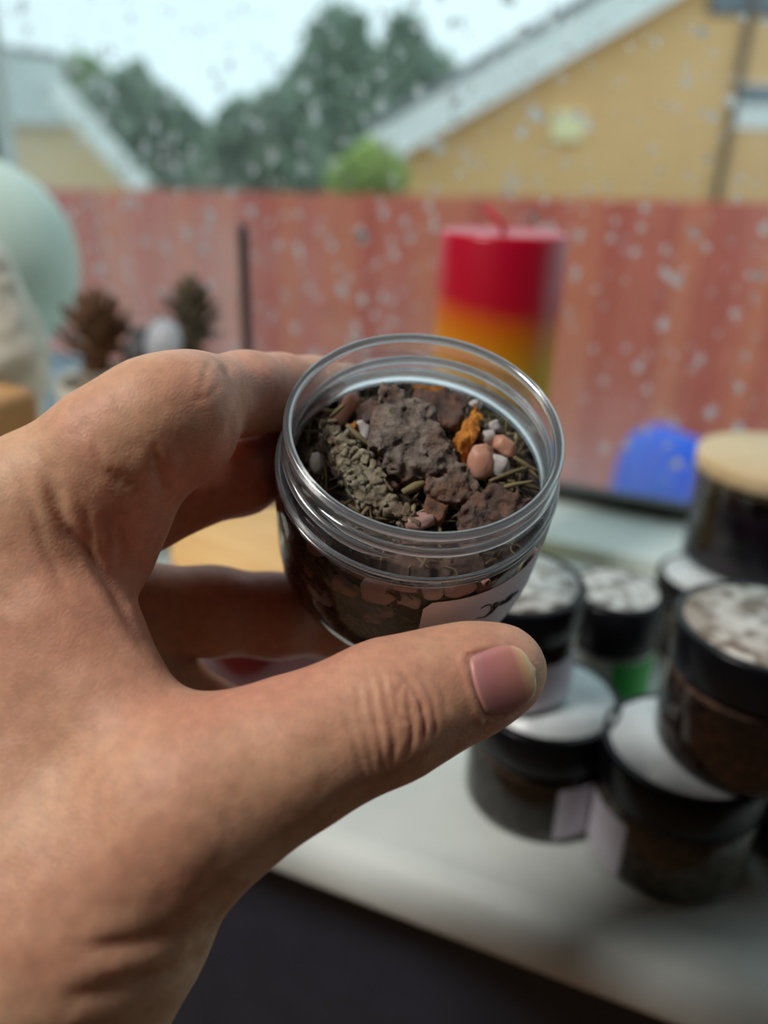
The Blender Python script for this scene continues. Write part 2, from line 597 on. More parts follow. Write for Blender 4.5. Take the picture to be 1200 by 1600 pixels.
def blue_sack():
    c = at_depth(1034, 735, 3.25)
    hgt = c[2]+0.20-GZ
    def fn(P):
        w = 1 + 0.25*P[:, 2:3]*0
        Q = P.copy(); Q[:, 1] *= 1.35
        d = cap_d(Q, (-0.03, 0, 0.17), (-0.03, 0, hgt-0.22), 0.17, 0.16)
        d = smin(d, cap_d(Q, (0.08, 0, 0.17), (0.08, 0, hgt-0.24), 0.17, 0.16), 0.05)
        d = smin(d, cap_d(Q, (-0.05, 0, hgt-0.13), (0.10, 0, hgt-0.14), 0.11, 0.10), 0.06)
        d = np.maximum(d, -P[:, 2])
        return d + 0.018*fbm(P*7, 5, 3)
    V, Fc = sdf_mesh(fn, (-0.36, -0.3, -0.05), (0.36, 0.3, hgt+0.1), 0.03)
    b = NB('blue_plastic_film')
    no = b.n('ShaderNodeTexNoise', {'Vector': coords(b), 'Scale': 9.0, 'Detail': 3.0})
    col = b.ramp(no.outputs['Fac'], [(0.3, srgb(0, 96, 255)), (0.7, srgb(20, 130, 255))])
    p = b.n('ShaderNodeBsdfPrincipled', {'Base Color': col, 'Roughness': 0.35, 'Normal': bump(b, no.outputs['Fac'], 0.5, 0.02)})
    tl = b.n('ShaderNodeBsdfTranslucent', {'Color': (0.0, 0.25, 1.0, 1)})
    m = b.surf(b.n('ShaderNodeMixShader', {0: 0.35, 1: p.outputs[0], 2: tl.outputs[0]}).outputs[0])
    o = mk('plastic_sack', V + [c[0], c[1], GZ], Fc, m)
    tag(o, 'bright blue plastic sack standing outside near the red fence', 'sack')
blue_sack()

# houses: built on vertical planes facing the garden, in a frame turned with the view
HX = np.array([cos(YAW), sin(YAW), 0.0]); HY = np.array([-sin(YAW), cos(YAW), 0.0])
def on_wall(x, y, D):
    r = ray(x, y)
    return CAM + r*(D/(r @ HY))
def hcoord(P):
    return P @ HX, P[2]
def hprism(poly, D0, D1, du=0.0):
    """polygon of (u,z) extruded between distances D0..D1 along HY"""
    n = len(poly)
    V = [HX*(u+(du if D == D1 else 0)) + HY*D + np.array([0, 0, z]) for D in (D0, D1) for (u, z) in poly]
    Fc = [tuple(range(n)), tuple(range(2*n-1, n-1, -1))] + [(i, n+i, n+(i+1) % n, (i+1) % n) for i in range(n)]
    return V, Fc

def brick_mat(name, c1, c2, cm):
    b = NB(name)
    tc = b.n('ShaderNodeTexCoord')
    dot = b.n('ShaderNodeVectorMath', {0: tc.outputs['Object'], 1: tuple(HX)}, operation='DOT_PRODUCT')
    sep = b.n('ShaderNodeSeparateXYZ', {0: tc.outputs['Object']})
    cmb = b.n('ShaderNodeCombineXYZ', {0: dot.outputs['Value'], 1: sep.outputs[2]})
    br = b.n('ShaderNodeTexBrick', {'Vector': cmb.outputs[0], 'Color1': c1, 'Color2': c2, 'Mortar': cm, 'Scale': 1.0,
                                    'Brick Width': 0.225, 'Row Height': 0.075, 'Mortar Size': 0.006})
    no = b.n('ShaderNodeTexNoise', {'Vector': tc.outputs['Object'], 'Scale': 0.9, 'Detail': 3.0})
    mx = b.n('ShaderNodeMix', {0: 0.35, 6: br.outputs['Color'], 7: b.ramp(no.outputs['Fac'], [(0.35, c1), (0.65, c2)])}, data_type='RGBA')
    p = b.n('ShaderNodeBsdfPrincipled', {'Base Color': mx.outputs[2], 'Roughness': 0.85})
    return b.surf(p.outputs[0])
M_brick = brick_mat('yellow_brick', srgb(236, 184, 122), srgb(245, 198, 140), srgb(226, 196, 150))
M_brick2 = brick_mat('buff_brick', srgb(224, 188, 140), srgb(234, 200, 154), srgb(220, 206, 180))
M_barge = noise_mat('white_bargeboard', srgb(236, 242, 242), srgb(250, 252, 252), 3, 0.6, 0)
M_tile = noise_mat('grey_roof_tile', srgb(120, 124, 128), srgb(150, 154, 156), 4, 0.8, 0.2, 0.01)
M_pipe = noise_mat('dark_drainpipe', srgb(96, 78, 56), srgb(116, 96, 70), 6, 0.6, 0)
M_glassd = noise_mat('dim_window_glass', srgb(92, 104, 116), srgb(120, 134, 146), 3, 0.15, 0)
M_cream = noise_mat('cream_plastic', srgb(250, 238, 180), srgb(254, 244, 196), 3, 0.6, 0)

def gable_house():
    D = 11.0
    h = lambda x, y: hcoord(on_wall(x, y, D))
    l0 = h(645, 215); ap = h(1130, -110)
    base = h(645, 320)
    e = empty('brick_house', HX*(l0[0]+3) + HY*D + np.array([0, 0, GZ]))
    tag(e, 'yellow brick house with a white edged gable on the right', 'house')
    rr = (2*ap[0]-l0[0], l0[1])
    poly = [(l0[0], GZ), (rr[0], GZ), (rr[0], l0[1]), (ap[0], ap[1]), (l0[0], l0[1])]
    mk('wall', *hprism(poly, D, D+7), M_brick, e, smooth=False)
    # sloping white bargeboard, tiles above it
    a = h(585, 205); b1 = h(975, -22); w0 = h(590, 232)
    dx = np.array(b1)-np.array(a); dx /= np.linalg.norm(dx)
    nn = np.array([-dx[1], dx[0]])
    A = np.array(a); B = A + dx*5.2
    th = 0.40
    mk('bargeboard', *hprism([tuple(A-nn*th), tuple(B-nn*th), tuple(B), tuple(A)], D-0.34, D-0.28), M_barge, e, smooth=False)
    mk('soffit', *hprism([tuple(A-nn*(th-0.02)), tuple(B-nn*(th-0.02)), tuple(B-nn*(th-0.06)), tuple(A-nn*(th-0.06))], D-0.29, D+0.01), M_barge, e, smooth=False)
    mk('roof', *hprism([tuple(A), tuple(B), tuple(B+nn*0.12), tuple(A+nn*0.12)], D-0.36, D+7.2), M_tile, e, smooth=False)
    # the far slope, mirrored about the ridge
    mir = lambda q: (2*B[0]-q[0], q[1])
    for nm, pl, d0, d1, mt in (('bargeboard', [A-nn*th, B-nn*th, B, A], D-0.34, D-0.28, M_barge), ('roof', [A, B, B+nn*0.12, A+nn*0.12], D-0.36, D+7.2, M_tile)):
        mk(nm, *hprism([mir(q) for q in pl], d0, d1), mt, e, smooth=False)
    # the box end of the eaves
    a2 = h(578, 196); b3 = h(650, 226)
    mk('eaves_box', *hprism([(a2[0], b3[1]), (b3[0], b3[1]), (b3[0], a2[1]), (a2[0], a2[1])], D-0.33, D), M_barge, e, smooth=False)
    # wall vent, drainpipe, window
    v0 = h(862, 172); v1 = h(908, 222)
    bevel(mk('wall_vent', *hprism([(v0[0], v1[1]), (v1[0], v1[1]), (v1[0], v0[1]), (v0[0], v0[1])], D-0.08, D), M_cream, e, smooth=False), 0.02)
    p0 = h(1143, 150); p1 = h(1152, 150)
    mk('drainpipe', *hprism([(p0[0], GZ), (p1[0], GZ), (p1[0], ap[1]-0.1), (p0[0], ap[1]-0.1)], D-0.10, D-0.01), M_pipe, e, smooth=False)
    q0 = h(1158, 130); q1 = h(1290, 205)
    wn = mk('house_window', *hprism([(q0[0], q1[1]), (q1[0], q1[1]), (q1[0], q0[1]), (q0[0], q0[1])], D-0.03, D), M_barge, e, smooth=False)
    g1 = h(1290, 165)
    mk('glazing', *hprism([(q0[0]+0.02, g1[1]), (q1[0]-0.02, g1[1]), (q1[0]-0.02, q0[1]-0.02), (q0[0]+0.02, q0[1]-0.02)], D-0.05, D-0.03), M_glassd, wn, smooth=False)
    u0 = h(1118, -60); u1 = h(1330, 32)
    un = mk('house_window', *hprism([(u0[0], u1[1]), (u1[0], u1[1]), (u1[0], u0[1]), (u0[0], u0[1])], D-0.03, D), M_pipe, e, smooth=False)
    mk('glazing', *hprism([(u0[0]+0.03, u1[1]+0.03), (u1[0]-0.03, u1[1]+0.03), (u1[0]-0.03, u0[1]-0.03), (u0[0]+0.03, u0[1]-0.03)], D-0.05, D-0.03), M_glassd, un, smooth=False)
gable_house()

def low_house():
    D = 15.0
    h = lambda x, y: hcoord(on_wall(x, y, D))
    l = h(-260, 100)
    a = h(20, 82); b1 = h(104, 96); c = h(108, 196); d0 = h(20, 192)
    base = empty('garage_house', HX*a[0] + HY*D + np.array([0, 0, GZ]))
    tag(base, 'low buff brick building with pale grey roof on the left', 'house')
    r2 = h(232, 290); m0 = h(106, 150)
    wl = h(-320, 196)
    poly = [(wl[0], GZ), (r2[0]-0.1, GZ), (r2[0]-0.1, r2[1]+0.05), (c[0]+0.05, c[1]), (wl[0], c[1])]
    sk = r2[0]*6/15 - 0.5                      # the building runs back to the left
    mk('wall', *hprism(poly, D, D+6, sk), M_brick2, base, smooth=False)
    M_pale = noise_mat('pale_wet_roof', srgb(196, 206, 208), srgb(214, 222, 224), 3, 0.5, 0.1, 0.01)
    mk('roof', *hprism([(wl[0], c[1]), (c[0], c[1]), (b1[0], b1[1]), (wl[0], b1[1]+0.4)], D-0.3, D+6.1, sk), M_pale, base, smooth=False)
    mk('ridge', *hprism([(wl[0], b1[1]+0.4), (b1[0], b1[1]), (b1[0], b1[1]+0.1), (wl[0], b1[1]+0.52)], D-0.32, D+6.2, sk), M_tile, base, smooth=False)
    A = np.array(h(100, 140)); B = np.array(h(238, 296))
    dx = B-A; dx /= np.linalg.norm(dx); nn = np.array([-dx[1], dx[0]])
    mk('bargeboard', *hprism([tuple(A-nn*0.17), tuple(B-nn*0.17), tuple(B+nn*0.17), tuple(A+nn*0.17)], D-0.45, D-0.36), M_barge, base, smooth=False)
low_house()

# trees behind the fence
LEAF_V = np.array([(-0.5, 0, 0), (0, -0.28, 0.06), (0.5, 0, 0), (0, 0.28, 0.06)])
def tree_mats(name, c1, c2):
    b = NB(name)
    gi = b.n('ShaderNodeTexNoise', {'Vector': coords(b), 'Scale': 1.4, 'Detail': 4.0})
    col = b.ramp(gi.outputs['Fac'], [(0.35, c1), (0.65, c2)])
    p = b.n('ShaderNodeBsdfPrincipled', {'Base Color': col, 'Roughness': 0.7})
    tl = b.n('ShaderNodeBsdfTranslucent', {'Color': col})
    return b.surf(b.n('ShaderNodeMixShader', {0: 0.3, 1: p.outputs[0], 2: tl.outputs[0]}).outputs[0])
M_trunk = noise_mat('tree_bark', srgb(80, 70, 58), srgb(104, 92, 76), 6, 0.9, 0.4, 0.02)
def tree(name, label, blobs, D, mat, nleaf, ls=0.30):
    """blobs: (px,py,rpx) crown lobes; leaf quads spread in the lobes' shells"""
    sc = D/FPX
    pts = []
    lob = [(on_wall(x, y, D), r*sc) for x, y, r in blobs]
    c0 = np.mean([l[0] for l in lob], axis=0)
    t = empty(name, (c0[0], c0[1], GZ))
    tag(t, label, 'tree', 'trees beyond the fence')
    W = np.array([r*r for _, r in lob]); W = W/W.sum()
    k = rng.choice(len(lob), nleaf, p=W)
    C = np.array([l[0] for l in lob])[k]; Rr = np.array([l[1] for l in lob])[k]
    d = rng.normal(size=(nleaf, 3)); d /= np.linalg.norm(d, axis=1)[:, None]
    rad = Rr*(0.35+0.68*rng.random(nleaf)**0.5)
    P = C + d*rad[:, None]
    P[:, 2] = np.maximum(P[:, 2], GZ+0.2)
    u = rng.normal(size=(nleaf, 3)); u /= np.linalg.norm(u, axis=1)[:, None]
    v = np.cross(u, rng.normal(size=(nleaf, 3))); v /= np.linalg.norm(v, axis=1)[:, None]
    s_ = ls*(0.6+0.8*rng.random(nleaf))
    V = np.concatenate([P[:, None] + s_[:, None, None]*(LEAF_V[None, :, 0:1]*u[:, None] + LEAF_V[None, :, 1:2]*v[:, None])], 0).reshape(-1, 3)
    Fc = np.arange(nleaf*4).reshape(-1, 4)
    o = mk('foliage', V, Fc, mat, t)
    o['kind'] = 'stuff'
    tr = [tube(np.array([[c0[0], c0[1], GZ], [c0[0]+0.1, c0[1], (GZ+c0[2])/2], [c0[0], c0[1], c0[2]]]), [0.25, 0.18, 0.08], 8)]
    for (q, r) in lob:
        b0 = np.array([c0[0], c0[1], max(GZ+0.8, c0[2]-1.2)])
        tr.append(tube(np.array([b0, (b0+q)/2+[0, 0, 0.1], q]), [0.1, 0.07, 0.03], 6))
    mk('trunk', *merge(tr), M_trunk, t)
MT1 = tree_mats('grey_green_leaves', srgb(140, 160, 146), srgb(170, 186, 166))
MT2 = tree_mats('mid_green_leaves', srgb(146, 172, 132), srgb(178, 200, 150))
MT3 = tree_mats('bright_green_leaves', srgb(176, 200, 120), srgb(200, 216, 140))
tree('conifer_tree', 'tall dark narrow tree rising highest left of the gable', [(530, 75, 48), (522, 140, 62), (500, 200, 80), (560, 110, 40), (540, 240, 80)], 30, MT1, 5600, 0.50)
tree('leafy_tree', 'dark tree touching the white gable edge', [(632, 60, 30), (640, 105, 42), (668, 140, 50), (630, 180, 70), (600, 130, 30)], 38, MT1, 3800, 0.60)
tree('leafy_tree', 'broad grey green tree between the sky dip and the tall tree', [(440, 200, 52), (392, 225, 58), (450, 270, 70), (370, 280, 60)], 23.5, MT1, 4200, 0.40)
tree('leafy_tree', 'rounded green tree with a pointed tip behind the grey roof', [(208, 150, 34), (212, 115, 16), (170, 190, 58), (240, 200, 60), (282, 220, 46), (200, 260, 90), (280, 280, 60)], 31, MT1, 5600, 0.48)
tree('leafy_tree', 'yellow green tree rising just right of the grey roof', [(130, 125, 32), (150, 165, 42), (118, 190, 50)], 42, MT2, 2400, 0.6)
tree('garden_shrub', 'bright green shrub above the fence left of the brick gable', [(582, 266, 38), (540, 282, 28), (612, 280, 24)], 9.3, MT3, 2200, 0.11)
tree('garden_shrub', 'small light green shrub in the dip between the trees', [(320, 225, 22), (325, 270, 36)], 37, MT2, 1000, 0.5)

# ================================================================== THE HELD JAR
JC = at_depth(664, 665.5, 0.166)               # centre of the rim
_v = JC-CAM; _v /= np.linalg.norm(_v)
_mi = RT*sin(radians(10)) + UP*cos(radians(10))   # minor axis of the rim in the picture
_mi = _mi - _v*(_mi @ _v); _mi /= np.linalg.norm(_mi)
JA = -_v*0.706 + _mi*sqrt(1-0.706**2)          # jar axis, pointing out of the mouth
JX = np.cross(_mi, _v); JX /= np.linalg.norm(JX)  # to the right
JX = -JX if JX @ RT < 0 else JX
JY = np.cross(JA, JX)                          # away from the viewer, up
mm = 0.001
def jar_pt(r, a, h):
    """cylindrical jar coordinates in mm -> world; a=0 right, 90 back, -90 towards the viewer"""
    return JC + (JX*(r*cos(a)) + JY*(r*sin(a)) + JA*h)*mm
def jar_xform(V):
    V = np.asarray(V, float)
    return JC + (V[:, 0:1]*JX + V[:, 1:2]*JY + V[:, 2:3]*JA)*mm
def jar_local(P):
    Q = (np.asarray(P) - JC)/mm
    return np.stack([Q @ JX, Q @ JY, Q @ JA], -1)
def pix_h(x, y, h):
    """pixel -> jar-local point on the plane h mm along the axis"""
    o = jar_local(CAM[None])[0]
    d = jar_local((CAM+ray(x, y))[None])[0] - o
    t = (h-o[2])/d[2]
    return o + d*t
def pix_wall(x, y, R):
    """pixel -> jar-local point on the near side of a cylinder of radius R"""
    o = jar_local(CAM[None])[0]
    d = jar_local((CAM+ray(x, y))[None])[0] - o
    A = d[0]**2+d[1]**2; B = 2*(o[0]*d[0]+o[1]*d[1]); Cc = o[0]**2+o[1]**2-R*R
    D = B*B-4*A*Cc
    t = (-B-sqrt(max(D, 0)))/(2*A)
    return o + d*t
JB = jar_pt(0, 0, -56.0)                       # base point

def clear_plastic():
    b = NB('clear_plastic')
    g = b.n('ShaderNodeBsdfGlass', {'IOR': 1.46, 'Roughness': 0.018, 'Color': (0.985, 0.985, 0.995, 1)})
    tr = b.n('ShaderNodeBsdfTransparent', {'Color': (0.97, 0.97, 0.98, 1)})
    m1 = b.n('ShaderNodeMixShader', {0: 0.12, 1: g.outputs[0], 2: tr.outputs[0]})
    df = b.n('ShaderNodeBsdfTranslucent', {'Color': (0.86, 0.90, 0.98, 1)})
    return b.surf(b.n('ShaderNodeMixShader', {0: 0.022, 1: m1.outputs[0], 2: df.outputs[0]}).outputs[0])
M_clear = clear_plastic()
M_body = thin_clear('clear_plastic_wall', (0.95, 0.945, 0.955, 1), 0.06, 1.0)

jar = empty('plastic_jar', JB)
tag(jar, 'open clear plastic screw-neck jar of herbs and bark held in the hand', 'jar')
neck_prof = [(27.2, -13.4), (27.2, -1.2), (27.4, -0.5), (27.9, -0.05), (28.4, 0.0), (28.9, -0.3), (29.2, -1.0), (28.8, -2.2), (28.7, -4.0),
             (28.7, -9.6), (29.4, -10.1), (30.5, -10.6), (31.0, -11.2), (31.0, -12.0), (30.6, -12.7), (29.8, -13.2), (29.0, -13.6)]
v, f = lathe(neck_prof, 128, closed=True)
mk('neck', jar_xform(v), f, M_clear, jar)
# helical thread bead
def lip_mat():
    b = NB('moulded_plastic_edge')
    g = b.n('ShaderNodeBsdfGlass', {'IOR': 1.46, 'Roughness': 0.10, 'Color': (1, 1, 1, 1)})
    tl = b.n('ShaderNodeBsdfTranslucent', {'Color': (0.88, 0.93, 1.0, 1)})
    gl = b.n('ShaderNodeBsdfGlossy', {'Color': (1, 1, 1, 1), 'Roughness': 0.16})
    m1 = b.n('ShaderNodeMixShader', {0: 0.26, 1: g.outputs[0], 2: tl.outputs[0]})
    return b.surf(b.n('ShaderNodeMixShader', {0: 0.20, 1: m1.outputs[0], 2: gl.outputs[0]}).outputs[0])
M_lip = lip_mat()
def ring(name, R, r, h):
    pr = [(R+r*cos(2*pi*k/14), h+r*sin(2*pi*k/14)) for k in range(14)]
    v, f = lathe(pr, 128, closed=True)
    mk(name, jar_xform(v), f, M_lip, jar)
ring('lip', 28.35, 0.95, -0.25)
ring('flange_bead', 30.6, 0.55, -11.5)
ring('shoulder_bead', 30.5, 0.45, -14.0)
hx = []
for k in range(190):
    t = k/189
    a = radians(-128 + 395*t)
    hx.append((28.7*cos(a), 28.7*sin(a), -4.4 - 3.8*t))
rr = np.array([1.05*min(1, k/8+0.15, (189-k)/8+0.15) for k in range(190)])
v, f = tube(np.array(hx), rr, 10)
mk('thread', jar_xform(v), f, M_lip, jar)
BODY = [(29.4, -13.5), (30.6, -14.4), (31.2, -16.0), (31.3, -24), (31.3, -34), (30.8, -40.5), (29.4, -46.0), (27.0, -50.4), (23.6, -53.4), (18.0, -55.2), (10, -55.8), (0.01, -56.0)]
v, f = lathe(BODY, 96)
mk('body', jar_xform(v), f, M_body, jar)
def body_r(h):
    hh = np.array([p[1] for p in BODY])[::-1]; rr = np.array([p[0] for p in BODY])[::-1]
    return np.interp(h, hh, rr)

# paper label on the side towards the viewer's right
def jar_label():
    pA = pix_wall(660, 975, 31.3); pB = pix_wall(675, 945, 31.3); pC = pix_wall(845, 880, 31.3)
    a0 = atan2(pB[1], pB[0]) - radians(3)
    a1 = a0 + radians(118)
    h1 = pB[2]+1.0
    h0 = -44.0
    na, nh = 40, 10
    V, Fc = [], []
    rc = 2.5
    for j in range(nh+1):
        for i in range(na+1):
            a = a0+(a1-a0)*i/na
            h = h0+(h1-h0)*j/nh
            # rounded corners
            s = (a-a0)*31.3
            if s < rc and h > h1-rc:
                h = min(h, h1-rc+sqrt(max(rc*rc-(rc-s)**2, 0)))
            r = body_r(h)+0.12
            V.append((r*cos(a), r*sin(a), h))
    for j in range(nh):
        for i in range(na):
            Fc.append((j*(na+1)+i, j*(na+1)+i+1, (j+1)*(na+1)+i+1, (j+1)*(na+1)+i))
    lab = mk('label', jar_xform(V), Fc, M_label, jar)
    lab['label'] = 'white paper label with a small dark ink sprig'
    # ink sprig
    ink = noise_mat('dark_ink', srgb(44, 40, 48), srgb(60, 54, 62), 40, 0.7, 0)
    parts = []
    def stroke(pp, w):
        P = []
        for (x, y) in pp:
            q = pix_wall(x, y, 31.45)
            r = body_r(q[2])+0.2
            a = atan2(q[1], q[0])
            P.append((r*cos(a), r*sin(a), q[2]))
        P = np.array(P)
        t = np.linspace(0, 1, len(P)); tt = np.linspace(0, 1, 14)
        P = np.stack([np.interp(tt, t, P[:, k]) for k in range(3)], 1)
        parts.append(tube(P, np.interp(tt, [0, .5, 1], [w*0.4, w, w*0.5]), 5))
    stroke([(744, 966), (757, 964), (768, 956), (775, 947), (790, 938), (810, 922)], 0.30)
    stroke([(751, 951), (758, 946), (767, 944), (768, 956)], 0.20)
    stroke([(770, 950), (773, 942), (780, 943), (786, 938)], 0.45)
    stroke([(780, 945), (790, 938), (798, 930), (808, 924)], 0.7)
    stroke([(768, 952), (764, 958), (756, 965)], 0.22)
    v, f = merge(parts)
    mk('ink_sprig', jar_xform(v), f, ink, lab)
jar_label()

# raised mould marks on the neck
def mould_mark():
    cu = bpy.data.curves.new('mould_mark', 'FONT')
    cu.body = '10 40'
    cu.size = 3.2
    cu.extrude = 0.12
    tmp = bpy.data.objects.new('tmp', cu)
    COL.objects.link(tmp)
    dg = bpy.context.evaluated_depsgraph_get()
    me = bpy.data.meshes.new_from_object(tmp.evaluated_get(dg))
    V = np.array([v.co[:] for v in me.vertices]); Fc = [tuple(p.vertices) for p in me.polygons]
    bpy.data.objects.remove(tmp); bpy.data.curves.remove(cu); bpy.data.meshes.remove(me)
    q = pix_wall(481, 762, 28.9)
    a0 = atan2(q[1], q[0])
    W = []
    for x, y, z in V:
        a = a0 + x/28.9
        r = 28.75+0.12+z
        W.append((r*cos(a), r*sin(a), -9.4+y*0.8))
    mk('mould_mark', jar_xform(W), Fc, M_clear, jar)
mould_mark()

# ---------------------------------------------------------------- contents
M_herb = None
def herb_mat(name, cols, scale=0.35):
    b = NB(name)
    at = b.n('ShaderNodeAttribute', attribute_name='tint')
    col = b.ramp(at.outputs['Fac'], cols)
    p = b.n('ShaderNodeBsdfPrincipled', {'Base Color': col, 'Roughness': 0.75})
    return b.surf(p.outputs[0])
M_stem = herb_mat('dried_herb', [(0.0, srgb(60, 48, 38)), (0.35, srgb(92, 78, 54)), (0.7, srgb(118, 106, 74)), (1.0, srgb(150, 138, 98))])
M_core = noise_mat('packed_dark_herb', srgb(46, 37, 35), srgb(92, 74, 64), 420, 0.9, 0.6, 0.0008)

# packed herb mass (filler that everything rests in)
prof = [(28.4, -17.5), (29.6, -19.5), (29.9, -24), (29.9, -34), (29.4, -40.3), (28.0, -45.3), (25.8, -49.4), (22.6, -52.2), (17.4, -53.9), (0.01, -54.6)]
def herb_mass():
    top = [(r, -16.2 - 1.0*sin(r*0.5)) for r in np.linspace(0.01, 28.0, 16)]
    v, f = lathe(top+prof, 96)
    nrm = v/np.maximum(np.linalg.norm(v, axis=1)[:, None], 1)
    dsp = fbm(v*0.45, 3, 3)
    v[:, 2] += np.where(np.arange(len(v)) < 16*96, dsp*1.0, 0)
    k = np.arange(len(v)) >= 16*96
    v[k, :2] *= (1 - 0.02*np.abs(dsp[k]))[:, None]
    o = mk('packed_herbs', jar_xform(v), f, M_core, None, origin=JB)
    tag(o, 'dark packed dried herb mix filling the held jar', 'herbs', kind='stuff')
herb_mass()

def stems_obj():
    parts, tint = [], []
    N = 900
    for i in range(N):
        L = 3.0+7*rng.random()**1.5
        r = 0.22+0.45*rng.random()**2
        if i < 260:                              # on the top surface
            rr = 27.0*sqrt(rng.random()); a = 2*pi*rng.random()
            c = np.array([rr*cos(a), rr*sin(a), -15.2+1.6*rng.random()])
            ph = 2*pi*rng.random(); el = 0.6*(rng.random()-0.4)
            d = np.array([cos(ph)*cos(el), sin(ph)*cos(el), sin(el)])
        else:                                    # pressed against the wall
            a = 2*pi*rng.random(); h = -52+37*rng.random()
            R = body_r(h)-0.9
            c = np.array([R*cos(a), R*sin(a), h])
            tg = np.array([-sin(a), cos(a), 0]); dn = np.array([0, 0, 1.0])
            ph = pi*rng.random()
            d = tg*cos(ph)+dn*sin(ph)
            L *= 0.75
        t = np.linspace(-0.5, 0.5, 4)
        bend = rng.normal(size=3)*0.05*L
        P = c + d*(t[:, None]*L) + bend*((t*2)**2)[:, None]
        rad2 = np.hypot(P[:, 0], P[:, 1]); lim = body_r(P[:, 2])-0.6
        k = np.where(rad2 > lim, lim/np.maximum(rad2, 1e-6), 1.0)
        P[:, :2] *= k[:, None]
        if P[:, 2].max() > -13:
            k = np.where(np.hypot(P[:, 0], P[:, 1]) > 26.3, 26.3/np.hypot(P[:, 0], P[:, 1]), 1); P[:, :2] *= k[:, None]
        v, f = tube(P, [r*0.6, r, r, r*0.6], 5)
        parts.append((v, f)); tint += [rng.random()]*len(v)
    v, f = merge(parts)
    o = mk('herb_stems', jar_xform(v), f, M_stem, None, origin=JB)
    at = o.data.attributes.new('tint', 'FLOAT', 'POINT')
    at.data.foreach_set('value', tint)
    tag(o, 'loose dried herb stems and needles scattered through the held jar', 'herbs', kind='stuff')
stems_obj()

# salt crystals
def crystal_mat(name, c1, c2):
    b = NB(name)
    no = b.n('ShaderNodeTexNoise', {'Vector': coords(b), 'Scale': 260.0, 'Detail': 4.0})
    col = b.ramp(no.outputs['Fac'], [(0.35, c1), (0.65, c2)])
    p = b.n('ShaderNodeBsdfPrincipled', {'Base Color': col, 'Roughness': 0.4, 'Normal': bump(b, no.outputs['Fac'], 0.35, 0.0006),
                                         'Transmission Weight': 0.35, 'IOR': 1.3})
    return b.surf(p.outputs[0])
MC = {'pink': crystal_mat('pink_salt', srgb(232, 198, 190), srgb(244, 222, 216)),
      'peach': crystal_mat('peach_salt', srgb(226, 164, 138), srgb(238, 190, 166)),
      'white': crystal_mat('white_salt', srgb(222, 216, 216), srgb(244, 240, 240)),
      'rose': crystal_mat('rose_salt', srgb(196, 152, 146), srgb(214, 176, 170))}
IV, IF = ico(3)
def crystal(c, size, mat, label, group=None, seed=0, rot=None):
    """c jar-local mm; size half extents mm (tangential, axial, depth) in view-aligned axes"""
    n = fbm(IV*1.3+seed*3.1, seed, 3)
    pl = IV.copy()
    pl = np.sign(pl)*np.abs(pl)**0.68
    V = pl*(1+0.24*n)[:, None]*np.asarray(size)
    q = rng.normal(size=4) if rot is None else None
    # axes: along picture right, up, towards viewer
    X = np.array([RT @ JX, RT @ JY, RT @ JA]); Y = np.array([UP @ JX, UP @ JY, UP @ JA]); Z = np.cross(X, Y)
    ca, sa = cos(rot or 0), sin(rot or 0)
    X, Y = X*ca+Y*sa, -X*sa+Y*ca
    W = np.asarray(c) + V[:, 0:1]*X + V[:, 1:2]*Y + V[:, 2:3]*Z
    rad2 = np.hypot(W[:, 0], W[:, 1])
    lim = np.where(W[:, 2] > -13.5, 27.2, body_r(W[:, 2])-0.25)
    k = np.where(rad2 > lim, lim/np.maximum(rad2, 1e-6), 1.0)
    W[:, :2] *= k[:, None]
    o = mk('salt_crystal', jar_xform(W), IF, MC[mat])
    tag(o, label, 'salt crystal', group)
    return o
PX = 0.145                                      # mm per pixel near the surface of the mix
for i, (x, y, h, w_, h_, m, rot, lab) in enumerate([
        (540, 640, -12.5, 26, 15, 'peach', 0.9, 'large peach salt crystal against the far left neck wall'),
        (566, 676, -13.5, 12, 18, 'white', 0.1, 'bluish white salt crystal between the two biggest bark pieces'),
        (496, 722, -14.5, 11, 15, 'white', 0.2, 'clear white salt crystal at the left neck wall'),
        (749, 722, -12.0, 19, 27, 'peach', -0.15, 'tall peach salt crystal right of the central bark piece'),
        (787, 696, -12.0, 17, 15, 'peach', -0.5, 'peach salt crystal nearest the right neck wall'),
        (777, 730, -13.0, 18, 17, 'white', 0.0, 'white salt crystal below the peach one at the right'),
        (762, 686, -13.2, 12, 13, 'white', 0.3, 'small white salt crystal behind the tall peach one'),
        (770, 668, -13.0, 12, 9, 'white', 0.3, 'small white salt crystal at the far right neck wall'),
        (740, 636, -13.0, 12, 9, 'white', 0.3, 'white salt crystal half hidden behind the flat dark bark piece'),
        (655, 815, -14.0, 22, 12, 'rose', 0.2, 'rosy salt crystal low at the near neck wall'),
        (620, 745, -14.5, 16, 24, 'rose', -0.7, 'dim rose salt crystal in the gap under the central bark piece')]):
    crystal(pix_h(x, y, h), (w_*PX, h_*PX, 2.6), m, lab, None, 11+i, rot)
